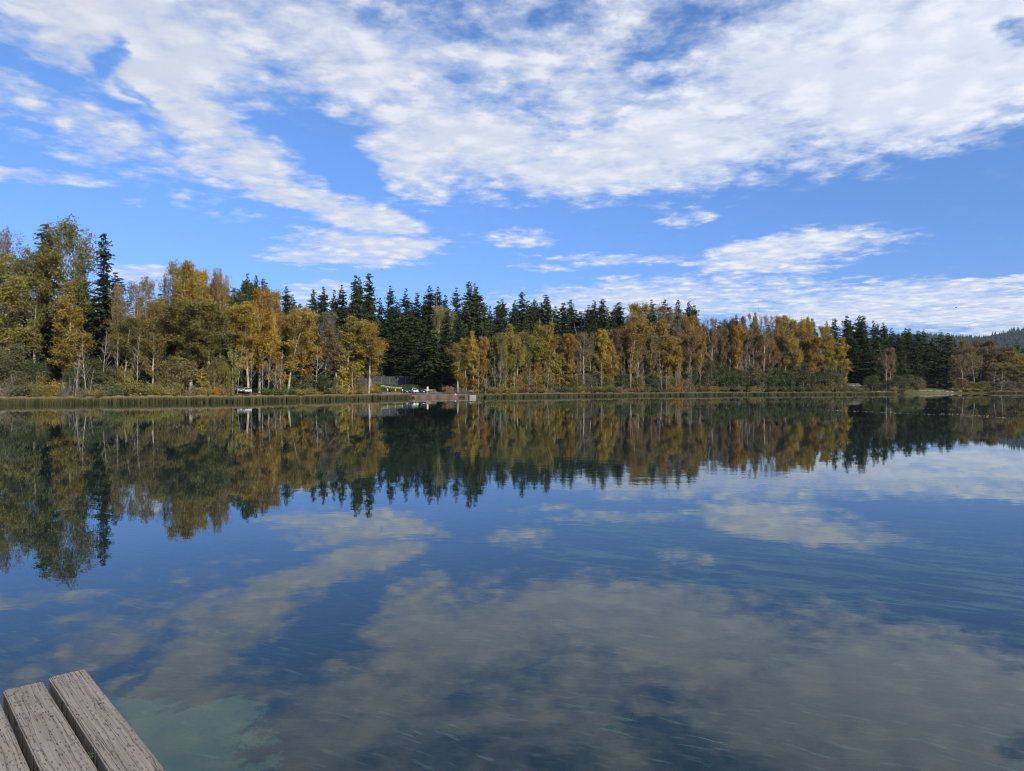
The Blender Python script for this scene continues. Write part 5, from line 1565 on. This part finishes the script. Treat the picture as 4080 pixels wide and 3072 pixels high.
# ------------------------------------------------------------------ cars
def car(px, D, heading, paint, kind, label, group):
    X = at(px, D)
    z0 = gz(X, D) + 0.055
    c = empty('parked_car', (X, D, z0), heading)
    tag(c, label, 'car', group)
    L, Wd, Hh = (4.6, 1.86, 1.68) if kind == 'suv' else (4.6, 1.80, 1.45)
    m = mat_simple('paint_' + str(px), paint, 0.25, 0.0, 0.02, coat=1.0)
    gl = MATS.get('car_glass') or mat_simple('car_glass', (0.02, 0.025, 0.03), 0.08, 0.0, 0.02)
    ty = MATS.get('tyre') or mat_simple('tyre', (0.02, 0.02, 0.02), 0.8)
    rm = MATS.get('rim') or mat_simple('rim', (0.5, 0.5, 0.52), 0.3, 0.9)
    lm = MATS.get('lamp_clear') or mat_simple('lamp_clear', (0.75, 0.78, 0.80), 0.1)
    dk = MATS.get('trim_black') or mat_simple('trim_black', (0.025, 0.025, 0.025), 0.5)
    belt = 0.98 if kind == 'suv' else 0.88
    # body shell lofted nose to tail: x, half width, sill, shoulder
    st = [(L / 2, 0.60, 0.42, belt - 0.26), (L / 2 - 0.12, 0.80, 0.30, belt - 0.14), (L / 2 - 0.5, 0.91, 0.24, belt - 0.06), (L / 2 - 1.25, 0.93, 0.24, belt + 0.02), (0, 0.93, 0.24, belt + 0.03), (-L / 2 + 0.7, 0.93, 0.24, belt + 0.05), (-L / 2 + 0.15, 0.86, 0.30, belt + 0.04), (-L / 2, 0.72, 0.42, belt - 0.05)]
    rings = []
    for (x, hw, zl, zu) in st:
        hw = hw * Wd / 1.86
        rings.append([(x, -hw * 0.92, zl), (x, -hw, zl + 0.14), (x, -hw, zu - 0.16), (x, -hw * 0.90, zu - 0.02), (x, -hw * 0.5, zu + 0.02), (x, hw * 0.5, zu + 0.02), (x, hw * 0.90, zu - 0.02), (x, hw, zu - 0.16), (x, hw, zl + 0.14), (x, hw * 0.92, zl)])
    MB().loft(rings).build('body', m, c, True)
    # cabin
    if kind == 'suv':
        cs = [(1.05, belt + 0.02, 0.78, 0.80), (0.35, Hh - 0.10, 0.64, 0.66), (-0.2, Hh, 0.62, 0.64), (-1.5, Hh - 0.05, 0.61, 0.63), (-2.18, belt + 0.05, 0.72, 0.76)]
    else:
        cs = [(1.0, belt + 0.02, 0.76, 0.78), (0.25, Hh - 0.07, 0.60, 0.62), (-0.3, Hh, 0.58, 0.60), (-1.1, Hh - 0.10, 0.58, 0.60), (-1.85, belt + 0.06, 0.68, 0.72)]
    rings = []
    for (x, zt, wt, wb_) in cs:
        wbot = 0.80 * Wd / 1.86
        zb_ = belt - 0.04
        zt = max(zt, zb_ + 0.05)
        rings.append([(x, -wbot, zb_), (x, -wt, zt - 0.03), (x, -wt * 0.7, zt), (x, wt * 0.7, zt), (x, wt, zt - 0.03), (x, wbot, zb_)])
    MB().loft(rings).build('cabin', m, c, True)

    def pane(name, pts, off):
        o_ = Vector(off)
        f = [Vector(p) + o_ for p in pts]
        b = MB()
        b.loft([[tuple(p) for p in f], [tuple(p - o_ * 1.6) for p in f]])
        b.build(name, gl, c)
    (x0, _, _, _), (x1, z1, w1, _), (x2, z2, w2, _), (x3, z3, w3, _), (x4, z4, w4, _) = cs
    zb_ = belt + 0.05
    wb_ = 0.79 * Wd / 1.86
    pane('windscreen', [(x0 - 0.06, -wb_ * 0.94, zb_), (x0 - 0.06, wb_ * 0.94, zb_), (x1 + 0.04, w1 * 0.92, z1 - 0.05), (x1 + 0.04, -w1 * 0.92, z1 - 0.05)], (0.025, 0, 0.02))
    pane('rear_window', [(x4 + 0.10, wb_ * 0.9, zb_ + 0.05), (x4 + 0.10, -wb_ * 0.9, zb_ + 0.05), (x3 - 0.06, -w3 * 0.9, z3 - 0.08), (x3 - 0.06, w3 * 0.9, z3 - 0.08)], (-0.025, 0, 0.02))
    for s in (-1, 1):
        def side(xa, xb, xc, xd, zt_):
            lst = [(xa, s * wb_, zb_), (xb, s * wb_, zb_), (xc, s * (w2 + 0.03), zt_), (xd, s * (w2 + 0.03), zt_)]
            pane('side_window', lst, (0, s * 0.025, 0.005))
        zt_ = z2 - 0.16
        side(0.80, -0.28, -0.28, 0.22, zt_)
        side(-0.36, -1.28, -1.22, -0.36, zt_)
        if kind == 'suv':
            side(-1.36, -1.95, -1.62, -1.32, zt_ - 0.04)
        MB().box((0.72, s * (Wd / 2 + 0.06), belt + 0.06), (0.12, 0.20, 0.13), None, 0.03).build('mirror', m, c)
        h_ = MB().box((L / 2 - 0.18, s * 0.64, belt - 0.22), (0.22, 0.34, 0.13), Matrix.Rotation(-s * 0.35, 3, 'Z'), 0.03).build('headlight', lm, c)
        MB().box((-L / 2 + 0.10, s * 0.68, belt - 0.12), (0.14, 0.20, 0.30), None, 0.03).build('tail_light', MATS['sign_red'], c)
        for wx in (L / 2 - 0.88, -L / 2 + 0.86):
            r_ = 0.36 if kind == 'suv' else 0.33
            wq = empty('wheel', (wx, s * (Wd / 2 - 0.10), r_))
            wq.parent = c
            wq.rotation_euler = (R(90), 0, 0)
            MB().lathe([(r_ - 0.06, -0.11), (r_, -0.08), (r_, 0.08), (r_ - 0.06, 0.11)], 20).build('tyre', ty, wq, True)
            MB().lathe([(r_ * 0.62, -0.118), (r_ * 0.55, -0.10), (r_ * 0.55, 0.10), (r_ * 0.62, 0.118)], 16).build('rim', rm, wq)
    MB().box((L / 2 - 0.02, 0, belt - 0.30), (0.06, 0.86, 0.20), None, 0.02).build('grille', dk, c)
    MB().box((L / 2 - 0.06, 0, 0.40), (0.16, 1.1, 0.16), None, 0.04).build('bumper_trim', dk, c)
    MB().box((L / 2 + 0.04, 0, 0.50), (0.02, 0.42, 0.12)).build('number_plate', MATS['sign_white'], c)
    if kind == 'suv':
        for s in (-1, 1):
            MB().box((-0.6, s * 0.58, Hh + 0.025), (1.9, 0.04, 0.05), None, 0.01).build('roof_rail', dk, c)


hd = -R(66)
grp = 'cars parked facing the lake'
car(1615, 226, hd, (0.012, 0.016, 0.03), 'suv', 'dark blue SUV parked beside the white one', grp)
car(1650, 227, hd, (0.80, 0.81, 0.82), 'suv', 'white SUV parked between two dark vehicles', grp)
car(1681, 229, hd, (0.014, 0.018, 0.03), 'sedan', 'dark blue sedan parked at the end of the row', grp)
car(984, 177, -R(60), (0.78, 0.79, 0.80), 'sedan', 'white car glimpsed between pale trunks behind the reeds', 'cars parked behind the trees')
car(955, 179, -R(60), (0.30, 0.31, 0.32), 'suv', 'grey car glimpsed beside the white one among trunks', 'cars parked behind the trees')
lp = empty('lamp_post', (at(913, 176), 176, gz(at(913, 176), 176)))
tag(lp, 'short lamp post with a white globe near the cars among trunks', 'lamp')
MB().tube((0, 0, 0), (0, 0, 2.0), 0.05, 0.04, 8).build('post', MATS['dark_timber'], lp)
MB().lathe([(0.05, 2.0), (0.17, 2.1), (0.2, 2.22), (0.15, 2.35), (0.03, 2.42)], 14).build('globe', MATS['white_lamp'], lp, True)

# ------------------------------------------------------------------ lawn, beach and shelter at the far end
for i, (px_, D_, s_) in enumerate([(3682, 403.5, 0.7), (3697, 404, 0.9), (3712, 404.5, 0.6), (3735, 405, 0.8), (3752, 406, 0.7), (3771, 406.5, 0.6), (3790, 407, 0.7), (3668, 402, 0.6), (3823, 410.5, 0.8), (3726, 403.8, 0.5)]):
    r0 = random.Random(i)
    b = MB()
    r_ = bmesh.ops.create_icosphere(b.bm, subdivisions=2, radius=1.0)
    for vv in r_['verts']:
        vv.co *= 1 + r0.uniform(-0.16, 0.16)
        vv.co.x *= s_ * 2.2; vv.co.y *= s_; vv.co.z *= s_ * 0.65
    o = b.build('rock', MATS['rock'])
    X = at(px_, D_ - 1)
    o.location = (X, D_ - 1, max(0.0, gz(X, D_ - 1)) + 0.15 * s_)
    o.rotation_euler = (0, 0, r0.uniform(-0.4, 0.4))
    tag(o, 'tan boulder lying on the edge of the small beach', 'rock', 'boulders on the small beach')


def logseat(px_, D_, ln, label):
    X = at(px_, D_)
    o = MB().tube((-ln / 2, 0, 0.25), (ln / 2, 0, 0.27), 0.24, 0.20, 10).box((0, 0.0, 0.46), (ln * 0.96, 0.3, 0.05), None, 0.01).build('log_seat', MATS['log_pale'], None)
    o.location = (X, D_, gz(X, D_))
    tag(o, label, 'log')


logseat(3443, 329, 2.4, 'longer pale log seat near the shelter posts above the reeds')
logseat(3503, 336, 1.7, 'short pale log seat on grass before the dark green bush')
logseat(3523, 337, 1.5, 'short pale log seat on grass beside the thin white trunk')
sh = empty('park_shelter', (at(3395, 356), 356, gz(at(3395, 356), 356)))
tag(sh, 'small open park shelter with grey roof under the firs', 'shelter')
for xx in (-2.6, 2.6):
    for yy in (-1.6, 1.6):
        MB().box((xx, yy, 1.25), (0.18, 0.18, 2.5)).build('post', MATS['dark_timber'], sh)
b = MB()
b.loft([[(-3.4, -2.4, 2.5), (-3.4, 0, 3.5), (-3.4, 2.4, 2.5), (-3.4, 0, 3.38)], [(3.4, -2.4, 2.5), (3.4, 0, 3.5), (3.4, 2.4, 2.5), (3.4, 0, 3.38)]])
b.build('roof', MATS['roof_grey'], sh)
MB().box((0, -2.42, 2.47), (6.8, 0.05, 0.16)).build('fascia', MATS['log_pale'], sh)
MB().box((0, 1.7, 1.0), (5.0, 0.12, 2.0)).build('back_wall', MATS['dark_timber'], sh)

# ------------------------------------------------------------------ on and over the water
bu = empty('buoy', (at(2064, 236), 236, 0))
tag(bu, 'small white buoy with an orange top floating off the reeds', 'buoy')
MB().lathe([(0.05, -0.3), (0.27, -0.18), (0.36, 0.05), (0.33, 0.25), (0.24, 0.40)], 18).build('float', MATS['buoy_white'], bu, True)
MB().lathe([(0.235, 0.402), (0.18, 0.52), (0.06, 0.60), (0.03, 0.66)], 18).build('cap', MATS['buoy_orange'], bu, True)

rng = np.random.RandomState(21)
pts = []
for (pxa, ya, pxb, yb, n, sp) in [(3300, 1634, 4080, 1668, 260, 0.5), (3600, 1624, 4080, 1642, 120, 0.4), (3750, 1648, 3960, 1658, 160, 1.2), (2700, 1622, 3300, 1634, 60, 0.5)]:
    t = rng.rand(n)
    pp = pxa + (pxb - pxa) * t
    yy = ya + (yb - ya) * t
    D = CAM_H * F / (yy - HOR) + rng.normal(size=n) * sp
    pts.append(np.stack([(pp - 2040) / F * D, D, np.full(n, 0.012)], 1))
pts = np.concatenate(pts)
n = len(pts)
a = rng.uniform(0, 6.28, n)
s = rng.uniform(0.015, 0.045, n)
d1 = np.stack([np.cos(a) * s * 1.6, np.sin(a) * s, np.zeros(n)], 1)
d2 = np.stack([-np.sin(a) * s, np.cos(a) * s * 0.7, rng.uniform(0, 0.02, n)], 1)
v = np.stack([pts - d1, pts - d2, pts + d1, pts + d2], 1).reshape(-1, 3)
fl = link('ripple_flecks', np_mesh('ripple_flecks', v, np.arange(4 * n).reshape(-1, 4)), None, MATS['ripple_pale'])  # quads added for white ripple lines; the glitter is put into their colour
tag(fl, 'lines of pale flecks added for white ripple glitter on open water', 'leaves', kind='stuff')


def bird(px, py, D, label):
    z = CAM_H + (HOR - py) / F * D
    o = empty('bird', (at(px, D), D, z), rnd.uniform(0, 6))
    tag(o, label, 'bird')
    MB().lathe([(0.01, -0.28), (0.06, -0.2), (0.09, 0.0), (0.07, 0.14), (0.05, 0.2), (0.055, 0.26), (0.01, 0.34)], 8).build('body', MATS['feather'], o, True)
    for s_ in (-1, 1):
        b = MB()
        b.loft([[(0, -0.1, 0), (0, 0.12, 0), (0, 0.12, 0.02), (0, -0.1, 0.02)], [(s_ * 0.3, -0.06, 0.14), (s_ * 0.3, 0.12, 0.14), (s_ * 0.3, 0.12, 0.15), (s_ * 0.3, -0.06, 0.15)], [(s_ * 0.7, -0.12, 0.06), (s_ * 0.7, -0.02, 0.06), (s_ * 0.7, -0.02, 0.065), (s_ * 0.7, -0.12, 0.065)]])
        b.build('wing', MATS['feather'], o)
    for ch in o.children:
        if ch.name.startswith('body'):
            ch.rotation_euler = (R(-90), 0, 0)


bird(1521, 1074, 210, 'dark bird flying over the tallest firs')
bird(3810, 1226, 230, 'dark bird flying before the cloud above the lawn')

hz = MB().box((500, 3200, 155), (14000, 12800, 320)).build('haze', None)
hm = bpy.data.materials.new('haze')
hm.use_nodes = True
ht = NT(hm.node_tree)
pv_ = ht.n('ShaderNodeVolumePrincipled')
pv_.inputs['Color'].default_value = (0.66, 0.80, 1.0, 1)
pv_.inputs['Density'].default_value = 0.000035
pv_.inputs['Anisotropy'].default_value = 0.2
ho = ht.n('ShaderNodeOutputMaterial')
ht.t.links.new(pv_.outputs[0], ho.inputs['Volume'])
hz.data.materials.append(hm)
tag(hz, 'thin blue-white autumn air haze over lake and hill', 'haze', kind='stuff')

print('labels', len(SEEN), 'objects', len(bpy.data.objects))
